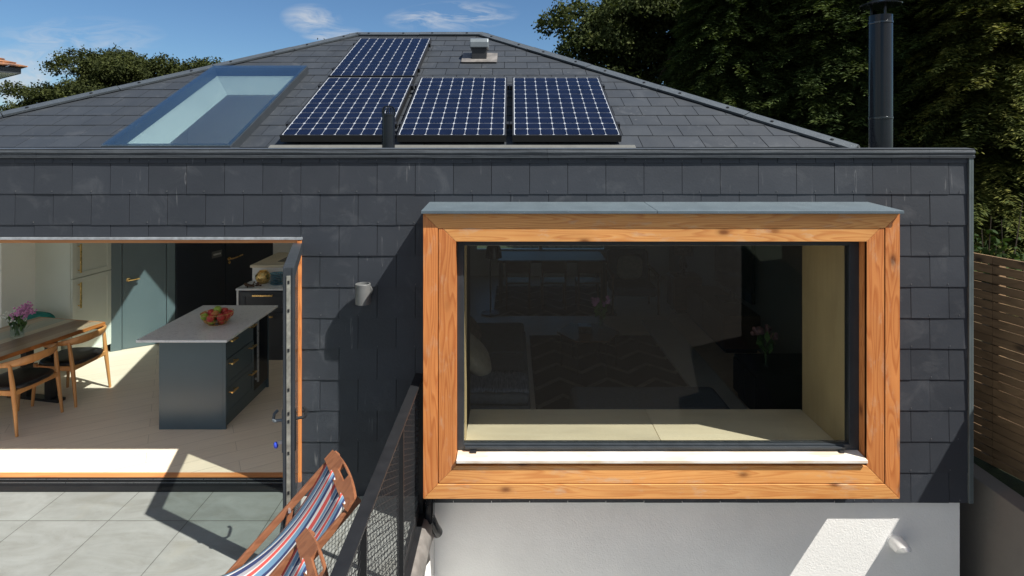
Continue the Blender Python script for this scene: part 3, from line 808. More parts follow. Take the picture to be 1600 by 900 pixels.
# ------------------------------------------------------------------ balustrade
bl=thing('balustrade','black steel balustrade with expanded mesh infill along the patio edge','balustrade',(-.71,3.2,-.01))
BX=-.71
w=MB(); w.box(BX-.034,BX+.034,1.6,4.44,.985,1.0); obj('top_rail',w,BLACK,bl,bevel=.002)
w=MB(); w.box(BX-.005,BX+.045,1.6,4.44,-.075,-.063); w.box(BX-.004,BX+.004,1.6,4.44,-.06,.03); obj('bottom_rail',w,BLACK,bl,bevel=.002)
for yy in (4.41,3.62,2.70,1.75):
    w=MB(); w.box(BX-.012,BX+.030,yy-.008,yy+.008,-.06,.984); obj('post',w,BLACK,bl)
w=MB(); w.box(BX-.006,BX+.002,1.6,4.44,.93,.984); obj('mesh_border',w,BLACK,bl)
w=MB(); sl_=.50; sp=.040; y0,y1,za,zb_=1.62,4.40,.03,.93
for fam in (1,-1):
    c=za-(y1-y0)*sl_
    while c<zb_+(y1-y0)*sl_:
        seg=[]
        # line z = c + fam*sl*(y-y0)
        ya,yb=y0,y1
        f_=lambda y: c+fam*sl_*(y-y0)
        ys=sorted([y0+(za-c)/(fam*sl_),y0+(zb_-c)/(fam*sl_)])
        ya=max(y0,ys[0]);yb=min(y1,ys[1])
        if yb-ya>.02: w.beam((BX+.0015*fam,ya,f_(ya)),(BX+.0015*fam,yb,f_(yb)),.0042,.002,up=(1,0,0))
        c+=sp
obj('mesh_infill',w,BLACK,bl)
# lead flashing at the patio edge
w=MB(); pts=[]
for i in range(40):
    y=4.45-i*.07
    pts.append([Vector((-.712+random.uniform(-.004,.004),y,-.07)),Vector((-.645+random.uniform(-.012,.012),y,-.085+random.uniform(-.01,.012))),Vector((-.612+random.uniform(-.014,.014),y,-.15+random.uniform(-.02,.02))),Vector((-.604+random.uniform(-.012,.012),y,-.25+random.uniform(-.02,.02)))])
for i in range(39):
    for k in range(3): w.add([pts[i][k],pts[i][k+1],pts[i+1][k+1],pts[i+1][k]],[(0,1,2,3)])
lf=obj('edge_flashing',w,LEAD,None,smooth='all',weld=True)
lf.location=(0,0,0); tag(lf,'crumpled grey lead flashing along the patio edge below the balustrade','flashing')
sol=lf.modifiers.new('solid','SOLIDIFY'); sol.thickness=.004
dp=thing('rain_hopper','black plastic rain outlet at the wall foot below the bay corner','rain outlet',(-.63,4.44,-.2))
w=MB(); w.prism([(-.665,4.40,.19),(-.615,4.40,.19),(-.60,4.38,.02),(-.60,4.36,-.12),(-.665,4.36,-.12)],(0,.13,0)); obj('hopper',w,BLACKP,dp,bevel=.012,seg=3)
w=MB(); w.tube([(-.635,4.43,-.10),(-.60,4.45,-.2),(-.58,4.5,-.27)],.04,12); obj('spout',w,BLACKP,dp,smooth=True)

# ------------------------------------------------------------------ concrete wall & fence on the right
w=MB(); w.box(3.84,4.01,2.4,5.9,ZG+.005,0.0); cw_=obj('retaining_wall',w,CONC,None,bevel=.008); tag(cw_,'grey concrete retaining wall between the house and the fence','retaining wall')
w=MB(); 
cw_.location=(0,0,0)
fp=Vector((4.13,5.19,0)); fd=Vector((.226,-.974,0)).normalized()
fe=thing('slat_fence','tall timber fence of narrow horizontal slats beside the house','fence',fp)
Tm=Matrix.Translation(fp)@Matrix.Rotation(math.atan2(fd.y,fd.x)+math.pi/2,4,'Z')   # local -y = fd
w=MB(); zz=-.02; i=0
while zz<1.75:
    top=zz>1.42
    h_=.067; gap=.008 if not top else .014
    seglen=1.8; yy=-11.0
    while yy<1.9:
        w.box(-.01,.012+random.uniform(-.002,.002),yy+.0015,yy+seglen-.0015,zz+random.uniform(-.002,.002),zz+h_+random.uniform(-.002,.002),T=Tm)
        yy+=seglen
    zz+=h_+gap; i+=1
obj('slat_panel',w,FENCEW,fe)
for yy in (-9.2,-7.4,-5.6,-3.8,-2.0,-.2,1.6):
    w=MB(); w.box(.014,.085,yy-.04,yy+.04,-.05,1.74,T=Tm); obj('post',w,FENCEW,fe)

# ------------------------------------------------------------------ deck chairs
def make_deckchair():
    t_=thing('deck_chair','teak deck chair with striped canvas nearest the open glass door','deck chair',(0,0,0),0,'striped deck chairs on the patio')
    hw=.2645
    for s_ in (-1,1):
        w=MB(); w.beam((-.02,s_*hw,.848),(.91,s_*hw,.02),.024,.042); obj('long_rail',w,TEAK,t_,bevel=.006)
        w=MB(); w.beam((.15,s_*(hw-.04),.02),(.98,s_*(hw-.04),.40),.022,.040); obj('seat_rail',w,TEAK,t_,bevel=.006)
        w=MB(); w.beam((.25,s_*(hw+.023),.60),(.34,s_*(hw+.023),.09),.018,.032); obj('prop',w,TEAK,t_,bevel=.005)
        w=MB(); w.lathe([(.009,-.04),(.009,.04)],(.27,s_*hw,.588),10,0,Matrix.Rotation(R(90),4,'X')); obj('bolt',w,SILVER,t_)
    # head board with hand hole: lies in the plane of the rails, bowed outer edge
    d=Vector((.93,0,-.828)).normalized(); nrm=Vector((.828,0,.93)).normalized()
    O=Vector((0,0,.836))
    w=MB(); N=16
    for k in range(N):
        y0_=-hw-.02+(2*hw+.04)*k/N; y1_=-hw-.02+(2*hw+.04)*(k+1)/N
        def edge(y): 
            u=abs(y)/(hw+.02); return -.030*(1-u**2.2)-.012
        ya,yb=edge(y0_),edge(y1_); lo=.055
        hole=abs((y0_+y1_)/2)<.075
        segs=[(ya,yb,lo,lo)] if not hole else [(ya,yb,-.035,-.035),(.005,.005,lo,lo)]
        for a0,a1,c0,c1 in segs:
            P=lambda u,y: O+d*u+Vector((0,y,0))+nrm*.028
            w.prism([P(a0,y0_),P(a1,y1_),P(c1,y1_),P(c0,y0_)],tuple(-nrm*.024))
    obj('head_board',w,TEAK,t_,weld=True)
    w=MB(); w.beam((.875,-hw-.02,.05),(.875,hw+.02,.05),.035,.035); obj('cross_bar',w,TEAK,t_,bevel=.006)
    w=MB(); w.beam((.96,-hw+.02,.385),(.96,hw-.02,.385),.03,.03); obj('cross_bar',w,TEAK,t_,bevel=.006)
    w=MB(); w.beam((.18,-hw+.02,.04),(.18,hw-.02,.04),.03,.03); obj('cross_bar',w,TEAK,t_,bevel=.006)
    w=MB(); NU,NV=28,10; a=Vector((.05,0,.828)); b=Vector((.95,0,.40)); hwc=hw-.018
    pts=[]
    for i in range(NU+1):
        t=i/NU
        for j in range(NV+1):
            vv=-1+2*j/NV
            sag=.235*4*t*(1-t)*(1-.06*vv*vv)
            sag+=.012*math.sin(vv*6+t*4)+.006*math.sin(vv*13-t*7)*t*(1-t)*4
            p_=a.lerp(b,t)+Vector((-.05*4*t*(1-t)*.6,vv*hwc*(1-.09*4*t*(1-t)),-sag)); pts.append(p_)
    fs=[(i*(NV+1)+j,i*(NV+1)+j+1,(i+1)*(NV+1)+j+1,(i+1)*(NV+1)+j) for i in range(NU) for j in range(NV)]
    w.add(pts,fs); cv=obj('canvas',w,STRIPE,t_,smooth='all')
    s_=cv.modifiers.new('thick','SOLIDIFY'); s_.thickness=.003
    return t_
dc=make_deckchair()
dang=math.atan2(-.48,-.877)
mid=Vector((-.979,3.362,0))
dc.location=(mid.x,mid.y,-.015); dc.rotation_euler=(0,0,dang)
dc2=dup(dc,(mid.x+.096,mid.y-.734,-.015),dang,'second striped deck chair, nearest the viewer at the bottom edge of the photo')

# ------------------------------------------------------------------ kitchen
def floorpt(px,py,z=0):
    Y=F*(H-z)/(py-226); return Vector(((px-800)/F*Y,Y,z))
# left wall and tall cabinet, slightly skewed to the facade
w=MB(); sk=.17
def skx(x,y,y0): return x+sk*(y-y0)

for ya,yb,za,zb in ((4.96,5.05,0,2.318),(5.05,6.8,0,.06),(5.05,6.8,2.16,2.318),(6.8,8.6,0,2.318)):  # gap out of view for the added kitchen side glazing
    w.prism([(skx(-5.98,ya,7.1),ya,za),(skx(-5.98,yb,7.1),yb,za),(skx(-6.1,yb,7.1),yb,za),(skx(-6.1,ya,7.1),ya,za)],(0,0,zb-za))
obj('kitchen_wall',w,INWALL,house)
Tc=Matrix.Translation((-5.44,7.115,0))@Matrix.Rotation(-math.atan(sk),4,'Z')   # local +y along the cabinet front, +x to the room
tcab=thing('tall_cabinet','pale sage tall kitchen cabinet with two doors and long brass handles','cabinet',(-5.44,7.115,0))
w=MB(); w.box(-.57,-.02,0,.57,.1,2.25,T=Tc); w.box(-.55,-.05,.02,.56,0,.099,T=Tc); obj('carcass',w,CABP,tcab)
for z0_,z1_ in ((.11,1.09),(1.10,2.24)):
    w=MB(); w.box(-.018,0,.004,.566,z0_,z1_,T=Tc)
    fr=.06
    for q in ((.004,.566,z0_,z0_+fr),(.004,.566,z1_-fr,z1_),(.004,.004+fr,z0_+fr,z1_-fr),(.566-fr,.566,z0_+fr,z1_-fr)): w.box(.0005,.008,q[0],q[1],q[2],q[3],T=Tc)
    dr=obj('door',w,CABP,tcab,bevel=.0015)
    hz=(1.16,1.52) if z0_>1 else (.72,1.04)
    w=MB()
    hy=.085
    w.beam(Tc@Vector((.045,hy,hz[0])),Tc@Vector((.045,hy,hz[1])),.016,.016,up=(1,0,0))
    for q in (hz[0]+.03,hz[1]-.03): w.beam(Tc@Vector((.006,hy,q)),Tc@Vector((.05,hy,q)),.012,.012)
    obj('handle',w,BRASS,dr)
# door wall (set at an angle), the dark panelled wall beyond
P0=Vector((-5.345,7.667,0)); P1=Vector((-4.72,8.07,0)); P2=Vector((-4.19,10.1,0))
def wallpiece(mb,a,b,th,z0_,z1_,m=0):
    d=(b-a).normalized(); n_=Vector((-d.y,d.x,0))
    mb.prism([(a.x,a.y,z0_),(b.x,b.y,z0_),(b.x+n_.x*th,b.y+n_.y*th,z0_),(a.x+n_.x*th,a.y+n_.y*th,z0_)],(0,0,z1_-z0_),m)
dd=(P1-P0).normalized(); dn=Vector((-dd.y,dd.x,0)); L01=(P1-P0).length
w=MB(); wallpiece(w,P0,P1,.1,2.06,2.318); wallpiece(w,P0,P0+dd*.125,.1,0,2.06); wallpiece(w,P1-dd*.10,P1,.1,0,2.06)
obj('door_surround',w,TEALP,house)
w=MB(); wallpiece(w,P0+dd*.13+dn*.012,P1-dd*.105+dn*.012,.04,.006,2.055)
kd=obj('kitchen_door',w,TEALP,house,bevel=.002)
hp=P0+dd*.20; w=MB(); T=Matrix.Rotation(math.atan2(dd.y,dd.x),4,'Z')@Matrix.Rotation(R(90),4,'X')
w.lathe([(.026,0),(.026,.01),(.011,.012),(.011,.05)],hp+Vector((0,0,.935))+dn*.012,16,0,T)
w.tube([hp+Vector((0,0,.935))-dn*.035,hp+dd*.03+Vector((0,0,.937))-dn*.04,hp+dd*.13+Vector((0,0,.945))-dn*.04],.010,8); obj('handle',w,BRASS,kd,smooth=True)
w=MB(); wallpiece(w,P1+Vector((.004,.004,0)),P2,.12,0,2.318); hw_=obj('panelled_wall',w,NAVYP,house)
d2=(P2-P1).normalized(); n2=Vector((d2.y,-d2.x,0)); L12=(P2-P1).length
def hallpt(px):   # point of the panelled wall seen at picture column px
    k=(px-800)/F; s=(k*P1.y-P1.x)/(d2.x-k*d2.y); return P1+d2*s
a_=hallpt(351);b_=hallpt(397)
w=MB()
for c0,c1 in ((hallpt(275),hallpt(350)),(a_+d2*.01,b_)):
    wallpiece(w,c0+n2*.016,c1+n2*.016,.014,.01,2.2)
dh_=obj('hall_door',w,NAVYP,hw_,bevel=.002)
w=MB(); q=hallpt(356)+Vector((0,0,H-(404-226)/F*hallpt(356).y))+n2*.02
w.lathe([(.028,0),(.028,.01)],q,14,0,Matrix.Rotation(math.atan2(d2.y,d2.x),4,'Z')@Matrix.Rotation(R(90),4,'X'))
w.tube([q+n2*.01,q+n2*.05,q+n2*.055+d2*.06,q+n2*.055+d2*.24+Vector((0,0,.02))],.011,8); w.lathe([(.024,0),(.024,.012)],q+Vector((0,0,-.06)),14,0,Matrix.Rotation(math.atan2(d2.y,d2.x),4,'Z')@Matrix.Rotation(R(90),4,'X'))
obj('handle',w,BRASS,hw_,smooth=True)
sg=hallpt(337); sz=H-(397-226)/F*sg.y
sgt=thing('door_plaque','small grey rectangular name plaque on the dark navy hall door','plaque',sg+n2*.018+Vector((0,0,sz)))
w=MB(); w.prism([sg+n2*.019-d2*.10+Vector((0,0,sz-.05)),sg+n2*.019+d2*.10+Vector((0,0,sz-.05)),sg+n2*.019+d2*.10+Vector((0,0,sz+.05)),sg+n2*.019-d2*.10+Vector((0,0,sz+.05))],tuple(n2*.006)); obj('plate',w,LAMPG,sgt)
w=MB()
for k in range(6):
    c=sg+n2*.0265+d2*(-.07+.025*k)+Vector((0,0,sz)); w.prism([c+Vector((0,0,-.012)),c+d2*.016+Vector((0,0,-.012)),c+d2*.016+Vector((0,0,.014)),c+Vector((0,0,.014))],tuple(n2*.001))
obj('lettering',w,INK,sgt)
w=MB(); w.box(-4.19,-1.43,10.1,10.2,0,2.318); obj('rear_partition',w,INWALL,house)
# island
isl=thing('kitchen_island','kitchen island in dark blue green paint with pale quartz worktop and brass handles','kitchen island',(-3.1,6.0,0))
bx0,bx1,by0,by1=-3.42,-2.772,5.58,6.57
w=MB(); w.box(bx0,bx1-.03,by0,by1,0.0,.895); w.box(bx1-.03,bx1-.022,by0+.001,by1,.1,.895); obj('body',w,ISLP,isl,bevel=.002)
w=MB(); w.box(bx1-.03,bx1,by0,by0+.02,0,.895); obj('end_panel',w,ISLP,isl,bevel=.002); w=MB(); w.box(bx1-.03,bx1,by1-.02,by1,0,.895); obj('end_panel',w,ISLP,isl,bevel=.002)
w=MB(); w.box(-3.54,-2.68,5.42,6.60,.897,.92); obj('worktop',w,QUARTZ,isl,bevel=.003)
for z0_,z1_ in ((.11,.385),(.39,.665),(.67,.885)):
    w=MB(); ya,yb=by0+.022,by0+.60; w.box(bx1-.021,bx1-.004,ya,yb,z0_,z1_)
    if z1_<.8:
        for q in ((ya,yb,z0_,z0_+.05),(ya,yb,z1_-.05,z1_),(ya,ya+.05,z0_+.05,z1_-.05),(yb-.05,yb,z0_+.05,z1_-.05)): w.box(bx1-.0035,bx1+.003,*q)
    dw=obj('drawer',w,ISLP,isl,bevel=.001)
    for hy in (by0+.10,by0+.52):
        w=MB(); zc_=z1_-.045; w.beam((bx1+.042,hy-.06,zc_),(bx1+.042,hy+.06,zc_),.014,.014)
        for q in (-.045,.045): w.beam((bx1,hy+q,zc_),(bx1+.042,hy+q,zc_),.010,.010)
        obj('handle',w,BRASS,dw)
w=MB(); w.box(bx1-.021,bx1-.004,by0+.61,by1-.03,.11,.885); wc=obj('wine_cooler',w,BLACKP,isl)
w=MB(); w.box(bx1+.02,bx1+.034,by0+.635,by0+.655,.2,.86); w.box(bx1-.004,bx1+.03,by0+.637,by0+.653,.22,.24); w.box(bx1-.004,bx1+.03,by0+.637,by0+.653,.82,.84); obj('handle',w,SILVER,wc)
# fruit bowl
bc=Vector((-3.03,5.92,.921))
fb=thing('fruit_bowl','wire fruit bowl full of apples on the island worktop','fruit bowl',bc)
w=MB()
for r_,z_ in ((.085,.004),(.125,.05),(.155,.115)):
    w.tube([bc+Vector((r_*math.cos(a),r_*math.sin(a),z_)) for a in np.linspace(0,2*math.pi,28,endpoint=False)],.003,5,closed=True)
for k in range(14):
    a=2*math.pi*k/14; w.tube([bc+Vector((r_*math.cos(a),r_*math.sin(a),z_)) for r_,z_ in ((.02,.004),(.085,.004),(.125,.05),(.155,.115))],.0022,5)
obj('wire_frame',w,BRASS,fb)
ap=MB(); ap.lathe([(.0,.008),(.012,.0),(.026,.006),(.038,.028),(.036,.050),(.022,.066),(.008,.064),(.0,.056)],(0,0,0),14)
def apple(mat,label,grp,p):
    o=obj('apple',ap,mat,None,smooth='all'); o.location=bc+Vector(p); o.rotation_euler=(random.uniform(-.6,.6),random.uniform(-.6,.6),random.uniform(0,6)); tag(o,label,'apple',grp)
k_=0
lay=[(.072,.015,6,.3),(.115,.06,8,.0),(.06,.085,4,.5),(.0,.11,1,0)]
mats=[(APR,'red apple heaped in the wire fruit bowl','red apples in the bowl'),(APG,'green apple heaped in the wire fruit bowl','green apples in the bowl'),(APY,'orange blush apple heaped in the wire fruit bowl','blush apples in the bowl')]
for r_,z_,n_,ph in lay:
    for k in range(n_):
        a=ph+2*math.pi*k/n_; mm=mats[[0,1,0,2,1,0,0][k_%7]]; apple(*mm,(r_*math.cos(a),r_*math.sin(a),z_)); k_+=1
# rear counter
rc=thing('rear_counter','charcoal counter with brass drawer pull and raised pale breakfast bar behind','counter',(-2.9,7.6,0))
w=MB(); w.box(-3.50,-1.9,7.38,7.78,.0,.895); obj('base_cabinet',w,CHARP,rc)
w=MB(); w.box(-3.525,-3.502,7.37,8.60,0,.895); obj('side_panel',w,WHITEP,rc)
w=MB(); w.box(-3.53,-1.9,7.355,7.785,.897,.92); obj('worktop',w,QUARTZ,rc,bevel=.002)
w=MB(); w.box(-3.51,-1.9,7.786,7.83,.0,1.10); w.box(-3.50,-1.9,7.831,8.66,0,1.10); obj('splashback',w,WHITEP,rc)
w=MB(); w.box(-3.53,-1.9,7.76,8.69,1.102,1.135); obj('bar_top',w,PLY,rc,bevel=.003)
w=MB(); w.box(-3.25,-2.6,8.0,8.5,1.136,1.141); obj('hob',w,BLACKP,rc)
for z0_,z1_ in ((.62,.88),(.12,.61)):
    w=MB(); ya=7.362; w.box(-3.47,-2.87,ya,7.379,z0_,z1_)
    for q in ((-3.47,-2.87,z0_,z0_+.06),(-3.47,-2.87,z1_-.06,z1_),(-3.47,-3.41,z0_+.06,z1_-.06),(-2.93,-2.87,z0_+.06,z1_-.06)): w.box(q[0],q[1],ya-.008,ya-.0005,q[2],q[3])
    dw=obj('drawer',w,CHARP,rc,bevel=.001)
    w=MB(); w.beam((-3.30,ya-.045,z1_-.04),(-3.04,ya-.045,z1_-.04),.018,.018)
    for q in (-3.28,-3.06): w.beam((q,ya-.045,z1_-.04),(q,ya,z1_-.04),.012,.012)
    obj('handle',w,BRASS,dw)
bp=MB(); bp.lathe([(.05,0),(.075,.02),(.098,.07),(.095,.11),(.06,.15),(.045,.155),(.052,.165),(.046,.165),(.04,.15)],(-3.31,7.66,.921),24); o=obj('brass_pot',bp,BRASS,None,smooth=True)
tag(o,'round hammered brass pot on the rear counter','pot')
for k in range(7):
    w=MB(); r_=.085-.004*(k%2); w.lathe([(.045,0),(r_,.012),(r_+.004,.018),(r_-.006,.018),(.05,.008),(0,.008)],(-3.10,7.60,.921+k*.0215),24); o=obj('plate',w,BLUEC,None,smooth=True)
    tag(o,'blue glazed plate stacked on the rear counter beside the brass pot','plate','stack of blue plates')
w=MB(); 
for k in range(14):
    a=random.uniform(0,6.28); p0=Vector((-3.36,7.47,.93)); p1=p0+Vector((math.cos(a)*.1,math.sin(a)*.07,random.uniform(0,.03))); w.tube([p0+Vector((random.uniform(-.05,.05),random.uniform(-.03,.03),0)),p1],.004,5); w.ball(p1,.012,n=8)
o=obj('dried_sprig',w,DARKW,None); tag(o,'dark dried twig ornament lying on the rear counter','ornament')
# dining table
tb=thing('dining_table','dining table of reclaimed striped boards with rough live edge and black legs','table',(-5.2,5.6,0),0)
ta=math.atan2(.194,.924)
w=MB(); w.box(-.92,0,-.58,1.0,.705,.745); w2=MB(); w2.box(.001,.018,-.58,1.0,.705,.7445); w2.box(-.92,.018,1.001,1.02,.705,.7445)
top=obj('tabletop',w,TTOP,None); top.parent=tb
ed=obj('live_edge',w2,TEDGE,None,bevel=.006); ed.parent=tb
for yy in (-.38,.62):
    w=MB(); w.box(-.62,-.54,yy-.04,yy+.04,.03,.704); w.box(-.30,-.22,yy-.04,yy+.04,.03,.704); w.box(-.8,-.12,yy-.045,yy+.045,0,.03); lg=obj('leg',w,BLACK,None); lg.parent=tb
tb.location=(-4.85,5.56,0); tb.rotation_euler=(0,0,-ta)
# elbow chairs
def make_chair():
    t_=thing('elbow_chair','oak elbow chair with black leather seat at the near side of the dining table','chair',(0,0,0),0,'oak elbow chairs at the dining table')
    w=MB(); w.ball((-.03,0,.44),.25,(.98,.99,.14),24,0,.6); obj('seat',w,LEATH,t_,smooth='all')
    w=MB()
    w.beam((-.24,-.22,.40),(-.24,.22,.40),.025,.05); w.beam((.17,-.23,.40),(.17,.23,.40),.025,.05)
    for s_ in (-1,1): w.beam((-.24,s_*.22,.40),(.17,s_*.235,.40),.022,.05)
    obj('seat_frame',w,OAKC,t_,bevel=.005)
    for s_ in (-1,1):
        w=MB(); w.tube([(.21,s_*.25,0),(.185,s_*.243,.25),(.165,s_*.24,.42),(.15,s_*.245,.55),(.135,s_*.25,.675)],[.013,.018,.022,.019,.015],10); obj('leg',w,OAKC,t_,smooth=True)
        w=MB(); w.tube([(-.27,s_*.235,0),(-.25,s_*.228,.25),(-.24,s_*.225,.45)],[.013,.019,.019],10); obj('leg',w,OAKC,t_,smooth=True)
    w=MB(); vs=[];N=24
    for i in range(N+1):
        t=-1+2*i/N; a=t*R(98)
        x=.0+.255*math.cos(a); y=.285*math.sin(a)
        u=1-abs(t); hh=.016+.034*min(1,u*1.6)**1.2; tk=.012+.006*u; zc_=.665+.03*u
        rad=Vector((math.cos(a),math.sin(a),0))
        ring=[(-tk,-hh),(tk,-hh*.85),(tk*1.2,hh*.2),(tk*.8,hh),(-tk*.8,hh),(-tk*1.2,0)]
        for rr,z_ in ring: vs.append(Vector((x,y,zc_+z_))+rad*(rr+.02*(z_/.05)*u))
    m6=6; fs=[(i*m6+k,i*m6+(k+1)%m6,(i+1)*m6+(k+1)%m6,(i+1)*m6+k) for i in range(N) for k in range(m6)]+[tuple(range(m6))[::-1],tuple(N*m6+k for k in range(m6))]
    w.add(vs,fs); o=obj('back_rail',w,OAKC,t_,smooth='all'); s_=o.modifiers.new('s','SUBSURF'); s_.levels=1; s_.render_levels=1
    return t_
ch=make_chair()
ch.location=(-4.87,5.71,0); ch.rotation_euler=(0,0,-.08)
dup(ch,(-4.79,6.31,0),-.02,'oak elbow chair with black leather seat at the far end, nearest the island')
# bench, cushion, vase, pendant
bn=thing('storage_bench','cream storage bench with flat drawers along the kitchen wall','bench',(-5.9,6.2,0))
w=MB(); w.prism([(skx(-5.97,5.0,7.1),5.0,.04),(skx(-5.97,7.1,7.1),7.1,.04),(skx(-5.56,7.1,7.1),7.1,.04),(skx(-5.56,5.0,7.1),5.0,.04)],(0,0,.40)); obj('carcass',w,CABP,bn)
for a,b in ((5.02,6.04),(6.06,7.08)):
    w=MB(); w.prism([(skx(-5.555,a,7.1),a,.06),(skx(-5.555,b,7.1),b,.06),(skx(-5.54,b,7.1),b,.06),(skx(-5.54,a,7.1),a,.06)],(0,0,.36)); obj('drawer',w,CABP,bn,bevel=.002)
w=MB(); w.ball((0,0,0),.19,(1,.36,.85),18,0,.6); o=obj('cushion',w,FABTL,None,smooth='all'); o.location=(-5.72,6.92,.60); o.rotation_euler=(.25,.2,.35); tag(o,'teal velvet cushion on the bench behind the dining table','cushion')
vc=Vector((-5.18,6.03,.747))
vs_=thing('flower_vase','glass vase of pink and white flowers on the dining table','vase',vc)
w=MB(); w.lathe([(.055,0),(.06,.004),(.06,.16),(.063,.165),(.057,.165),(.054,.02),(.0,.014)],vc,24); obj('vase',w,GLASSC,vs_,smooth=True)
w=MB()
heads=[]
for k in range(26):
    a=random.uniform(0,6.28); r_=random.uniform(.02,.085); h_=random.uniform(.20,.30)
    e=vc+Vector((r_*math.cos(a)+.03,r_*math.sin(a),h_)); w.tube([vc+Vector((.02*math.cos(a+3),.02*math.sin(a+3),.02)),vc+Vector((.03*math.cos(a),.03*math.sin(a),.17)),e],.003,5); heads.append(e)
    for q in range(2):
        c=vc+Vector((random.uniform(-.06,.07),random.uniform(-.06,.06),random.uniform(.06,.22))); T=Matrix.Rotation(random.uniform(0,6),4,'Z')@Matrix.Rotation(random.uniform(-.8,.8),4,'X')
        w.add([c+T@Vector(p_) for p_ in ((0,0,-.04),(.014,0,0),(0,0,.045),(-.014,0,0))],[(0,1,2,3)])
obj('stems',w,STEM,vs_)
for e in heads[:12]:
    e=e+Vector((.05,0,.01)); w=MB()
    for q in range(10): w.ball(e+Vector((random.gauss(0,.02),random.gauss(0,.02),random.gauss(0,.02))),.011,n=6)
    obj('pink_flower_head',w,PINK,vs_)
for e in heads[12:]:
    e=e+Vector((-.06,0,-.03)); w=MB()
    for q in range(8): w.ball(e+Vector((random.gauss(0,.028),random.gauss(0,.028),random.gauss(0,.02))),.008,n=6)
    obj('white_flower_head',w,WHITEF,vs_)
pd=thing('pendant_lamp','thin brass wire pendant frame hanging over the dining table','pendant lamp',(-5.15,6.0,2.36))
w=MB(); cx,cy=-5.15,6.0
for z_ in (1.80,1.98):
    for a,b in (((-.12,-.5),(.12,-.5)),((.12,-.5),(.12,.5)),((.12,.5),(-.12,.5)),((-.12,.5),(-.12,-.5)),((-.12,0),(.12,0))): w.beam((cx+a[0],cy+a[1],z_),(cx+b[0],cy+b[1],z_),.009,.009)
for a in ((-.12,-.5),(.12,-.5),(.12,.5),(-.12,.5),(-.12,0),(.12,0)): w.beam((cx+a[0],cy+a[1],1.8),(cx+a[0],cy+a[1],1.98),.009,.009)
obj('wire_frame',w,BRASS,pd)
w=MB()
for s_ in (-.4,.4): w.beam((cx,cy+s_,1.98),(cx,cy+s_,vault_z(cy+s_)),.006,.006)
w.beam((cx,cy-.5,1.98),(cx,cy+.5,1.98),.008,.008); obj('cord',w,BLACK,pd)

# ------------------------------------------------------------------ living room behind the bay
sf=thing('sofa','blue grey fabric sofa to the left inside the bay window','sofa',(-.4,6.2,0))
w=MB(); w.box(-.98,.17,5.12,7.3,.08,.42); obj('base',w,FABBL,sf,bevel=.04,seg=3)
w=MB(); w.box(-1.2,-.82,5.12,7.3,.10,.84); obj('backrest',w,FABBL,sf,bevel=.08,seg=3)
for yy in ((5.14,6.2),(6.21,7.28)):
    w=MB(); w.box(-.81,.15,yy[0],yy[1],.425,.52); obj('seat_cushion',w,FABBL,sf,bevel=.04,seg=3)
for c,mt,r,lb in (((-.42,5.75,.70),FABCR,(.3,.75,.35),'cream striped cushion leaning on the sofa, closest to the window'),((-.55,6.35,.76),FABPT,(.2,.8,.1),'dark patterned cushion on the sofa behind the cream one')):
    w=MB(); w.ball((0,0,0),.27,(1,1,.30),18,0,.6); o=obj('cushion',w,mt,None,smooth='all'); o.location=c; o.rotation_euler=r; tag(o,lb,'cushion')
w=MB(); 
pts=[];N=12
for i in range(N+1):
    x=-.75+.9*i/N
    for j in range(7): pts.append(Vector((x,5.2+j*.08,.535+.008*math.sin(i*2+j))))
w.add(pts,[(i*7+j,i*7+j+1,(i+1)*7+j+1,(i+1)*7+j) for i in range(N) for j in range(6)]); o=obj('throw_blanket',w,plain('throw_weave',(.10,.12,.16),.95,0,.9,3,stretch=(40,4,4)),None,smooth='all'); o.modifiers.new('s','SOLIDIFY').thickness=.012
tag(o,'blue and white woven throw spread over the end of the sofa','blanket')
w=MB(); w.box(.56,1.98,5.12,5.66,.10,.40); ot=thing('ottoman','blue grey ribbed fabric ottoman inside the bay window','ottoman',(1.27,5.4,0)); obj('cushion_top',w,FABBL,ot,bevel=.06,seg=4)
for x in (.64,1.9):
    for y in (5.2,5.58):
        w=MB(); w.lathe([(.018,0),(.025,.10)],(x,y,0),10); obj('leg',w,DARKW,ot)
w=MB(); w.box(.25,2.15,5.8,8.3,.001,.013); o=obj('rug',w,RUG,None); tag(o,'dark rug with cream zigzag pattern on the living room floor','rug')
ct=thing('coffee_table','round coffee table with thin black wire legs on the zigzag rug','coffee table',(.95,7.15,0.013))
w=MB(); w.lathe([(0,.40),(.38,.40),(.39,.41),(.39,.425),(0,.43)],(.95,7.15,.013),6); obj('tabletop',w,DARKW,ct)
for k in range(6):
    a=2*math.pi*k/6; w=MB(); w.beam((.95+.34*math.cos(a),7.15+.34*math.sin(a),.013),(.95+.34*math.cos(a),7.15+.34*math.sin(a),.412),.012,.012); obj('leg',w,BLACK,ct)
w=MB(); w.box(.82,.98,7.05,7.2,.445,.53); o=obj('candle_box',w,BLACKP,None,bevel=.005); tag(o,'small black box on the coffee table','box')
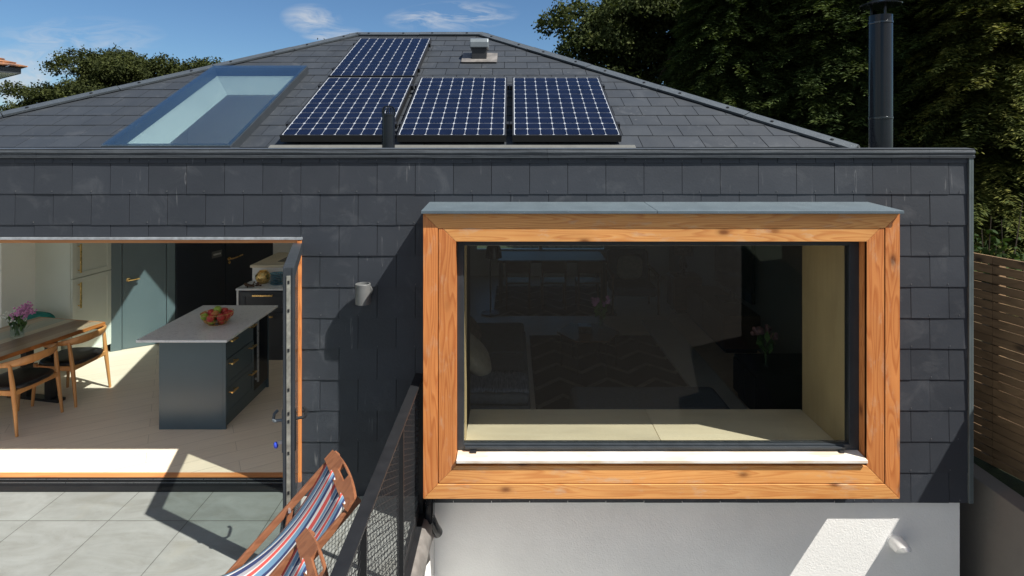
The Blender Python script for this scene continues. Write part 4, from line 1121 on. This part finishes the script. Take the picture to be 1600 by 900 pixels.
def bouquet(c,label,mat_,n=7,h=.3):
    t_=thing('flower_vase',label,'vase',c); c=Vector(c)
    w=MB(); w.lathe([(.035,0),(.04,.01),(.03,.14),(.034,.15),(.028,.15),(.028,.02),(0,.015)],c,16); obj('vase',w,GLASSC,t_,smooth=True)
    w=MB(); hd=[]
    for k in range(n):
        a=2*math.pi*k/n; e=c+Vector((.09*math.cos(a),.09*math.sin(a),h+random.uniform(-.05,.06))); hd.append(e); w.tube([c+Vector((0,0,.02)),c+Vector((.01*math.cos(a),.01*math.sin(a),.16)),e],.004,5)
        for q in range(3):
            cc=c.lerp(e,random.uniform(.5,.95)); T=Matrix.Rotation(random.uniform(0,6),4,'Z')@Matrix.Rotation(random.uniform(-1,1),4,'X'); w.add([cc+T@Vector(p_) for p_ in ((0,0,-.06),(.03,0,0),(0,0,.07),(-.03,0,0))],[(0,1,2,3)])
    obj('stems',w,STEM,t_)
    w=MB()
    for e in hd[:5]:
        for q in range(7): w.ball(e+Vector((random.gauss(0,.014),random.gauss(0,.014),random.gauss(0,.012))),.024,n=8)
    obj('petals',w,mat_,t_,smooth='all')
bouquet((1.12,7.28,.444),'slim vase of pink flowers on the coffee table',PINK)
PEONY=plain('dusky_petals',(.30,.16,.17),.8,0,.3,60)
bouquet((2.62,5.95,.47),'vase of dusky pink peonies on the black cabinet by the plywood reveal',PEONY,7,.32)
def cab(name,label,cat,x0,x1,y0,y1,z1,mt):
    t_=thing(name,label,cat,((x0+x1)/2,(y0+y1)/2,0))
    w=MB(); w.box(x0,x1,y0,y1,.06,z1); obj('carcass',w,mt,t_,bevel=.006)
    w=MB(); w.box(x0+.03,x1-.03,y0+.03,y1-.03,0,.058); obj('plinth',w,BLACK,t_)
    n=2; L=(y1-y0)/n
    for k in range(n): w=MB(); w.box(x0-.016,x0-.001,y0+k*L+.01,y0+(k+1)*L-.01,.08,z1-.03); obj('door',w,mt,t_,bevel=.003)
    return t_
cab('low_cabinet','black low cabinet by the right living room wall nearest the window','cabinet',2.45,3.28,5.75,6.35,.46,BLACK)
cab('media_cabinet','dark walnut low cabinet under the television','cabinet',2.8,3.28,7.6,9.2,.5,DARKW)
w=MB(); w.box(3.20,3.25,7.7,9.1,.62,1.42); o=thing('television','black flat television above the walnut cabinet','television',(3.2,8.4,.5)); obj('screen',w,BLACKP,o,bevel=.005)
w=MB(); w.box(3.02,3.24,8.2,8.6,.502,.52); w.box(3.19,3.23,8.36,8.44,.52,.63); obj('stand',w,BLACK,o)
w=MB(); w.box(2.0,2.42,5.85,8.9,.002,.05); o=obj('hearth_slab',w,tex_wall('pale_stone',(.5,.5,.48),.1,30),None,bevel=.004); tag(o,'long pale stone hearth slab on the living room floor','hearth')
tlc=(2.85,9.6,0)
cab('side_table','small dark side cabinet beneath the table lamp','side table',2.65,3.1,9.4,9.8,.6,DARKW)
tl=thing('table_lamp','table lamp with dark drum shade beyond the armchair','table lamp',(2.85,9.6,.6))
w=MB(); w.lathe([(.09,.6),(.09,.62),(.03,.64),(.07,.75),(.03,.9),(.015,.95)],(2.85,9.6,0),20); obj('base',w,BLACKP,tl,smooth=True)
w=MB(); w.lathe([(.17,.93),(.15,1.2),(.148,1.2),(.168,.93)],(2.85,9.6,0),24); obj('lamp_shade',w,FABPT,tl,smooth=True)
ac=thing('armchair','dark armchair with a pale cushion at the far right of the living room','armchair',(2.0,9.6,0))
w=MB(); w.box(1.65,2.35,9.3,9.95,.30,.46); obj('seat',w,FABBL,ac,bevel=.04,seg=3)
w=MB(); w.box(1.65,2.35,9.9,10.08,.35,.95); obj('backrest',w,FABBL,ac,bevel=.06,seg=3)
for x in (1.63,2.37):
    w=MB(); w.beam((x,9.3,.62),(x,9.98,.66),.05,.03); w.beam((x,9.32,0),(x,9.32,.62),.03,.03); w.beam((x,9.98,0),(x,9.98,.66),.03,.03); obj('arm',w,DARKW,ac)
w=MB(); w.ball((0,0,0),.22,(1,.35,1),16,0,.6); o=obj('cushion',w,FABCR,None,smooth='all'); o.location=(2.0,9.78,.68); o.rotation_euler=(.3,0,0); tag(o,'pale cushion on the dark armchair','cushion')
dt=thing('dark_dining_table','dark dining table under the far window of the living room','table',(.7,10.4,0))
w=MB(); w.box(-.25,1.65,10.0,10.85,.71,.75); obj('tabletop',w,DARKW,dt,bevel=.004)
for x in (-.2,1.6):
    for y in (10.05,10.8): w=MB(); w.box(x-.03,x+.03,y-.03,y+.03,0,.709); obj('leg',w,BLACK,dt)
def fchair(x,y,label):
    t_=thing('dark_chair',label,'chair',(x,y,0),0)
    w=MB(); w.box(x-.21,x+.21,y-.2,y+.2,.43,.46); obj('seat',w,DARKW,t_,bevel=.01)
    w=MB(); w.box(x-.21,x+.21,y-.22,y-.195,.62,.82); obj('backrest',w,DARKW,t_,bevel=.008)
    for a in (-1,1):
        w=MB(); w.beam((x+a*.19,y-.2,0),(x+a*.19,y-.2,.8),.03,.03); obj('leg',w,DARKW,t_)
        w=MB(); w.beam((x+a*.19,y+.18,0),(x+a*.19,y+.18,.43),.03,.03); obj('leg',w,DARKW,t_)
for x,lb in ((.1,'left dark wooden chair at the far dining table'),(.7,'middle dark wooden chair at the far dining table'),(1.3,'right dark wooden chair at the far dining table')): fchair(x,9.8,lb)
w=MB(); w.box(-.3,1.7,9.3,11.2,.001,.012); o=obj('far_rug',w,RUG,None); tag(o,'dark zigzag rug beneath the far dining table','rug')
flm=thing('floor_lamp','slim black floor lamp left of the far dining table','floor lamp',(-.35,9.4,0))
w=MB(); w.lathe([(.15,0),(.15,.02),(.012,.025),(.012,1.1)],(-.35,9.4,0),16); obj('stand',w,BLACK,flm,smooth=True)
w=MB(); w.lathe([(.14,.92),(.11,1.1),(.03,1.14)],(-.30,9.4,0),20); obj('lamp_shade',w,BLACKP,flm,smooth=True)
w=MB(); w.box(-.8,-.74,12.12,12.2,.5,2.05); w.box(1.94,2.0,12.12,12.2,.5,2.05); w.box(-.74,1.94,12.12,12.2,.5,.56); w.box(-.74,1.94,12.12,12.2,1.99,2.05); w.box(.57,.63,12.12,12.2,.56,1.99)
fw_=obj('rear_window',w,WHITEP,house); w=MB(); w.box(XL+.1,XL+.16,5.0,5.06,.0,2.2); w.box(XL+.1,XL+.16,6.84,6.9,.0,2.2); w.box(XL+.1,XL+.16,5.06,6.84,.0,.06); w.box(XL+.1,XL+.16,5.06,6.84,2.14,2.2); sw_=obj('added_side_window',w,WHITEP,house); w=MB(); w.box(XL+.125,XL+.13,5.061,6.839,.061,2.139); obj('pane',w,GLASSC,sw_)  # left side window is unseen, added to let daylight into the kitchen
w=MB(); w.box(-.739,.569,12.15,12.156,.561,1.989); w.box(.631,1.939,12.15,12.156,.561,1.989); obj('pane',w,GLASSC,fw_)

# ------------------------------------------------------------------ trees
def leafmesh(name, C, U, V, mat, parent=None):
    n=len(C)
    co=np.empty((n,4,3)); co[:,0]=C-U; co[:,1]=C+V; co[:,2]=C+U; co[:,3]=C-V
    me=bpy.data.meshes.new(name); me.vertices.add(4*n); me.vertices.foreach_set('co',co.ravel())
    me.loops.add(4*n); me.loops.foreach_set('vertex_index',np.arange(4*n,dtype=np.int32))
    me.polygons.add(n); me.polygons.foreach_set('loop_start',np.arange(0,4*n,4,dtype=np.int32)); me.polygons.foreach_set('loop_total',np.full(n,4,dtype=np.int32))
    me.materials.append(mat); me.update(calc_edges=True)
    o=bpy.data.objects.new(name,me); COL.objects.link(o)
    if parent is not None: o.parent=parent
    return o
def unit(n):
    v=rng.normal(size=(n,3)); return v/np.linalg.norm(v,axis=1,keepdims=True)
def broad_crown(clumps, per, leaf, mat, parent):
    # clumps: (x,y,z,r); leaves gathered in twig clusters near each clump's surface
    Cs=[];Us=[];Vs=[]
    for x,y,z,r in clumps:
        nt=int(per*r*r)
        d=unit(nt); d[:,2]=np.abs(d[:,2])*.85+d[:,2]*.15
        rad=r*(.72+.36*rng.random((nt,1))**.7)
        tw=np.array([x,y,z])+d*rad*np.array([1,1,.85])
        k=9
        c=np.repeat(tw,k,0)+rng.normal(size=(nt*k,3))*leaf*1.3
        nrm=unit(nt*k)+np.repeat(d,k,0)*.9; nrm/=np.linalg.norm(nrm,axis=1,keepdims=True)
        u=np.cross(nrm,unit(nt*k)); u/=np.linalg.norm(u,axis=1,keepdims=True)+1e-9
        v=np.cross(nrm,u); s=leaf*(.6+.7*rng.random((nt*k,1)))
        Cs.append(c);Us.append(u*s);Vs.append(v*s*.55)
    return leafmesh('crown',np.vstack(Cs),np.vstack(Us),np.vstack(Vs),mat,parent)
def trunk(parent,h,r,limbs=6,base=0):
    w=MB(); w.tube([(0,0,base),(.05*r,.1*r,base+h*.3),(r*.4,0,base+h*.6),(0,r*.3,base+h)],[r,r*.85,r*.6,r*.2],9)
    for k in range(limbs):
        a=2*math.pi*k/limbs+random.random(); z=base+h*random.uniform(.35,.75); L=h*random.uniform(.25,.4)
        w.tube([(0,0,z),(L*.5*math.cos(a),L*.5*math.sin(a),z+L*.45),(L*math.cos(a),L*math.sin(a),z+L*.9)],[r*.45,r*.3,r*.1],6)
    o=obj('trunk',w,BARK,None,smooth='all'); o.parent=parent; return o
def broad_tree(label,loc,h,spread,n,per,leaf,mat,group=None,seed=1,low=.35):
    rnd=random.Random(seed)
    t_=thing('broadleaf_tree',label,'tree',loc,0,group)
    trunk(t_,h*.75,.05*h*.4+.1)
    cl=[(0,0,h*.62,spread*.62)]
    for k in range(n):
        a=rnd.uniform(0,6.283); q=rnd.random()**.6; zz=rnd.uniform(low,.92)
        rr=spread*.95*q*math.sqrt(max(.08,1-((zz-.55)/.5)**2))
        cl.append((rr*math.cos(a),rr*math.sin(a),h*zz,spread*rnd.uniform(.22,.36)))
    broad_crown(cl,per,leaf,mat,t_)
    return t_
def conifer_crown(h,rad,nb,mat,parent,seed=1,leaf=.10):
    # flat drooping sprays set along upswept branches
    r2=np.random.default_rng(seed)
    Cs=[];Us=[];Vs=[]
    for b in range(nb):
        t=r2.random()**.85; z=h*(.02+.96*t)
        L=rad*(1-t)**.72*(.65+.5*r2.random())+.25
        a=r2.random()*2*math.pi
        out=np.array([math.cos(a),math.sin(a),0]); sd=np.array([-math.sin(a),math.cos(a),0])
        rise=.55*r2.random()+.1
        m=int(8+L*15)
        s=np.linspace(.35,1.0,m)
        axis=np.array([0,0,z])+np.outer(s*L,out)+np.outer(L*(rise*s-.75*s**2.2*.8),[0,0,1])
        for p,q in zip(axis,s):
            k=8
            wv=.19*L*(1.12-q)+.05
            off=(r2.random(k)-.5)*2*wv
            c=p+np.outer(off,sd)+np.outer(np.abs(off)*.5-.03,out)+r2.normal(size=(k,3))*.022
            c[:,2]-=np.abs(off)*.35
            dirs=out*.75+np.outer(np.sign(off)*.7,sd)+r2.normal(size=(k,3))*.16; dirs[:,2]-=.28
            dirs/=np.linalg.norm(dirs,axis=1,keepdims=True)
            nn=np.array([0,0,1])+r2.normal(size=(k,3))*.3
            v=np.cross(dirs,nn); v/=np.linalg.norm(v,axis=1,keepdims=True)
            ln=leaf*(.8+.9*r2.random((k,1)))
            Cs.append(c);Us.append(dirs*ln*1.25);Vs.append(v*ln*.27)
    return leafmesh('crown',np.vstack(Cs),np.vstack(Us),np.vstack(Vs),mat,parent)
def conifer(label,loc,h,rad,nb,mat,seed,leaf=.1,group='conifers behind the house'):
    t_=thing('conifer_tree',label,'tree',loc,0,group)
    w=MB(); w.tube([(0,0,0),(0,0,h*.5),(0,0,h*.97)],[.22,.14,.02],9); o=obj('trunk',w,BARK,None,smooth='all'); o.parent=t_
    conifer_crown(h,rad,nb,mat,t_,seed,leaf); return t_
zgb=-.03
broad_tree('large broadleaf tree rising behind the right roof slope, leftmost of the dark trees',(4.25,19.5,zgb),8.6,3.2,36,230,.066,LF_B,seed=3)
broad_tree('tall broadleaf tree between the roof hip and the conifers',(7.2,19,zgb),11.0,3.2,32,170,.07,LF_B,seed=5)
con=conifer('dark cypress directly behind the black flue',(7.4,13.2,zgb),11.5,2.55,2500,LF_C,12,.036)
for lb,loc,ang_,k_ in (('dark cypress standing left of the flue, behind the roof hip',(5.6,14.2,zgb),2.1,.93),('dark cypress right of the flue with drooping sprays',(9.2,12.6,zgb),4.0,1.0),('tall dark cypress filling the gap behind the front conifers',(9.9,17.5,zgb),1.0,1.25),('dark cypress farthest right, mostly beyond the photo edge',(12.8,14.2,zgb),5.2,1.1),('dark cypress farther back between the broadleaf tree and the flue',(7.0,17.2,zgb),3.1,1.12)):
    o=dup(con,loc,ang_,lb); o.scale=(k_,k_,k_)
conifer('golden tipped cypress at the right edge above the slat fence',(9.1,11.0,zgb),8.2,2.1,1700,LF_Y,14,.036)
LG='far trees on the left'
broad_tree('rounded far tree above the left roof hip, left of the roof window',(-18.9,28,zgb),7.0,3.4,40,240,.062,LF_L,seed=21,group=LG)
broad_tree('far tree just left of the roof window top corner',(-15.9,28.5,zgb),7.1,2.4,30,240,.062,LF_L,seed=22,group=LG)
broad_tree('low far tree sloping down behind the left end of the roof',(-22.0,28,zgb),6.0,2.8,34,240,.062,LF_L,seed=25,group=LG)
broad_tree('small far tree peeping over the hip beside the ridge left end',(-10.0,31,zgb),9.3,2.0,18,240,.065,LF_L,seed=23,group=LG)
broad_tree('far tree at the left photo edge below the neighbouring eave',(-23.6,26,zgb),4.6,2.0,20,240,.062,LF_L,seed=24,group=LG)

# shrub above the fence
sh=thing('twiggy_shrub','leafy shrub with bare upright twigs showing above the fence','shrub',(5.75,6.7,zgb))
w=MB()
for k in range(16):
    x0_,y0_=random.uniform(-.5,.5),random.uniform(-.3,.3); h_=random.uniform(1.6,2.15)
    w.tube([(x0_*.4,y0_*.4,0),(x0_*.8,y0_*.8,h_*.6),(x0_+random.uniform(-.12,.12),y0_,h_)],[.014,.010,.004],5)
o=obj('twigs',w,BARK,None); o.parent=sh
cl=[(random.uniform(-.7,.9),random.uniform(-.3,.3),random.uniform(1.05,1.62),random.uniform(.18,.3)) for k in range(16)]
broad_crown(cl,150,.05,LF_P,sh).name='foliage'

# neighbouring house at the far left, standing corner-on
ncor=at(33,112,16.0); ez=ncor.z
nh=thing('neighbour_house','neighbouring house with mossy clay tile roof at the left photo edge','house',(ncor.x,ncor.y,zgb))
e1=Vector((-.80,.60,0)); e2=Vector((-.60,-.80,0)); 
def np_(a,b,z): return Vector((ncor.x,ncor.y,0))+e1*a+e2*b+Vector((0,0,z))
w=MB(); w.prism([np_(.8,.8,zgb),np_(8.2,.8,zgb),np_(8.2,6.2,zgb),np_(.8,6.2,zgb)],(0,0,ez-zgb-.02)); obj('wall',w,RENDER,nh)
w=MB(); w.prism([np_(.04,.04,ez-.05),np_(9,.04,ez-.05),np_(9,7,ez-.05),np_(.04,7,ez-.05)],(0,0,.03)); obj('soffit',w,WHITEP,nh)
w=MB(); w.prism([np_(0,0,ez-.06),np_(9,0,ez-.06),np_(9,.03,ez-.06),np_(0,.03,ez-.06)],(0,0,.16)); w.prism([np_(0,.031,ez-.06),np_(.03,.031,ez-.06),np_(.03,7,ez-.06),np_(0,7,ez-.06)],(0,0,.16)); obj('fascia',w,ALU,nh)
w=MB()
def tilerow(mb,a,b,c,d,n,m_):
    for i in range(n):
        for j in range(m_):
            u0,u1,v0,v1=i/n,(i+1)/n,j/m_,(j+1)/m_
            f_=lambda u,v: a.lerp(b,u).lerp(d.lerp(c,u),v)
            ps=[f_(u0,v0),f_(u1,v0),f_(u1,v1),f_(u0,v1)]
            nn=(ps[1]-ps[0]).cross(ps[3]-ps[0]).normalized()
            if nn.z<0: nn=-nn
            j_=random.uniform(0,.012)
            mb.prism([p_+nn*((.06 if q<2 else .02)+j_) for q,p_ in enumerate(ps)],tuple(-nn*.035))
o_=-.10; hz=ez+.10; rt=1.75
A_=np_(o_,o_,hz);B_=np_(9.1,o_,hz);C_=np_(9.1,7.1,hz);D_=np_(o_,7.1,hz);R1=np_(3.5,3.5,hz+rt);R2=np_(5.5,3.5,hz+rt)
tilerow(w,A_,D_,R1,R1+e1*.01,30,18); tilerow(w,A_,B_,R2,R1,38,18)
w.prism([B_,C_,R2],(0,0,-.03)); w.prism([C_,D_,R1,R2],(0,0,-.03))
obj('roof',w,CLAY,nh)

# ------------------------------------------------------------------ light, sky, camera
sd=Vector((1.335,-.70,2.03)).normalized()
elev=math.asin(sd.z); az=math.atan2(sd.x,sd.y)      # azimuth from +Y, clockwise
sun=bpy.data.lights.new('sun','SUN'); sun.energy=5.0; sun.angle=R(.5); sun.color=(1,.95,.87)
so=bpy.data.objects.new('sun',sun); COL.objects.link(so); so.rotation_euler=sd.to_track_quat('Z','Y').to_euler(); so.location=(8,-6,12)
W=bpy.data.worlds.new('World'); sc.world=W; W.use_nodes=True; nt=W.node_tree; nt.nodes.clear(); g=G(nt)
sky=g.n('ShaderNodeTexSky',sky_type='NISHITA',sun_disc=False,sun_elevation=elev,sun_rotation=az,air_density=1.0,dust_density=.35,ozone_density=2.2,altitude=50)
tcw=g.n('ShaderNodeTexCoord').outputs['Generated']
sp=g.n('ShaderNodeSeparateXYZ',{0:tcw})
yy=g.math('MAXIMUM',sp.outputs[1],.05); u=g.math('DIVIDE',sp.outputs[0],yy); vv=g.math('DIVIDE',sp.outputs[2],yy)
uv=g.n('ShaderNodeCombineXYZ',{0:u,1:vv,2:0}).outputs[0]
m1=g.n('ShaderNodeMapping',{'Vector':uv,'Scale':(7,26,1),'Rotation':(0,0,R(14))}).outputs[0]
m2=g.n('ShaderNodeMapping',{'Vector':uv,'Scale':(9,14,1)}).outputs[0]
nA=g.noise(m1,1.6,8,.62,1.1); nB=g.noise(m2,1.6,8,.6,.4)
def blob(px,py,rx,ry,rot=0):
    cu,cv_=(px-800)/F,(226-py)/F
    du=g.math('SUBTRACT',u,cu); dv=g.math('SUBTRACT',vv,cv_)
    c_,s_=math.cos(rot),math.sin(rot)
    a=g.math('DIVIDE',g.math('ADD',g.math('MULTIPLY',du,c_),g.math('MULTIPLY',dv,s_)),rx/F)
    b=g.math('DIVIDE',g.math('SUBTRACT',g.math('MULTIPLY',dv,c_),g.math('MULTIPLY',du,s_)),ry/F)
    r2=g.math('ADD',g.math('MULTIPLY',a,a),g.math('MULTIPLY',b,b))
    return g.math('SUBTRACT',1,r2,clamp=True)
def cl_(n,lo,hi,mask,amt):
    f=g.n('ShaderNodeMapRange',{0:n,1:lo,2:hi}).outputs[0]
    return g.math('MULTIPLY',g.math('MULTIPLY',f,mask,clamp=True),amt)
c1=cl_(nA,.40,.68,blob(705,26,110,26,.06),1.0); c2=cl_(nA,.38,.66,blob(487,30,52,26,-.1),.7); c3=cl_(nA,.40,.62,blob(520,53,55,14),.8)
c4=cl_(nA,.42,.72,blob(95,70,170,45,.08),.55); c5=cl_(nB,.36,.66,blob(50,125,120,60),.9)
tot=g.math('MAXIMUM',g.math('MAXIMUM',c1,c2),g.math('MAXIMUM',c3,g.math('MAXIMUM',c4,c5)))
front=g.math('GREATER_THAN',sp.outputs[1],.06)
tot=g.math('MULTIPLY',tot,front)
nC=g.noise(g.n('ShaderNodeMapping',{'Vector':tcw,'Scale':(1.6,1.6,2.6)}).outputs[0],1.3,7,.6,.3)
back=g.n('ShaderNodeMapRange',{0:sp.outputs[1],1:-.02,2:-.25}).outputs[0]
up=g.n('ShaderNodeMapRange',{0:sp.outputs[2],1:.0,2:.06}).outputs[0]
fill_cloud=g.math('MULTIPLY',g.math('MULTIPLY',g.n('ShaderNodeMapRange',{0:nC,1:.40,2:.56}).outputs[0],back,clamp=True),up)
col=g.mix(tot,g.mix(1,sky.outputs[0],(.50,.66,.80),'MULTIPLY'),(5.0,5.2,5.5))
col=g.mix(fill_cloud,col,(5.2,5.4,5.6))  # bright clouds behind the camera, added as fill light
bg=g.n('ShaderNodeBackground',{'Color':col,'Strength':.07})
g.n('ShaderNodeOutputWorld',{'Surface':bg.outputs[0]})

cam=bpy.data.cameras.new('camera'); co=bpy.data.objects.new('camera',cam); COL.objects.link(co)
co.location=(0,0,H); co.rotation_euler=(R(90),0,0); cam.sensor_width=36; cam.lens=F/1600*36; cam.shift_y=-(450-226)/1600; cam.clip_end=2000
sc.camera=co
sc.view_settings.view_transform='Standard'; sc.view_settings.look='None'; sc.view_settings.gamma=1; sc.view_settings.exposure=.86
sc.cycles.max_bounces=12; sc.cycles.diffuse_bounces=8; sc.cycles.transparent_max_bounces=16; sc.cycles.sample_clamp_indirect=6
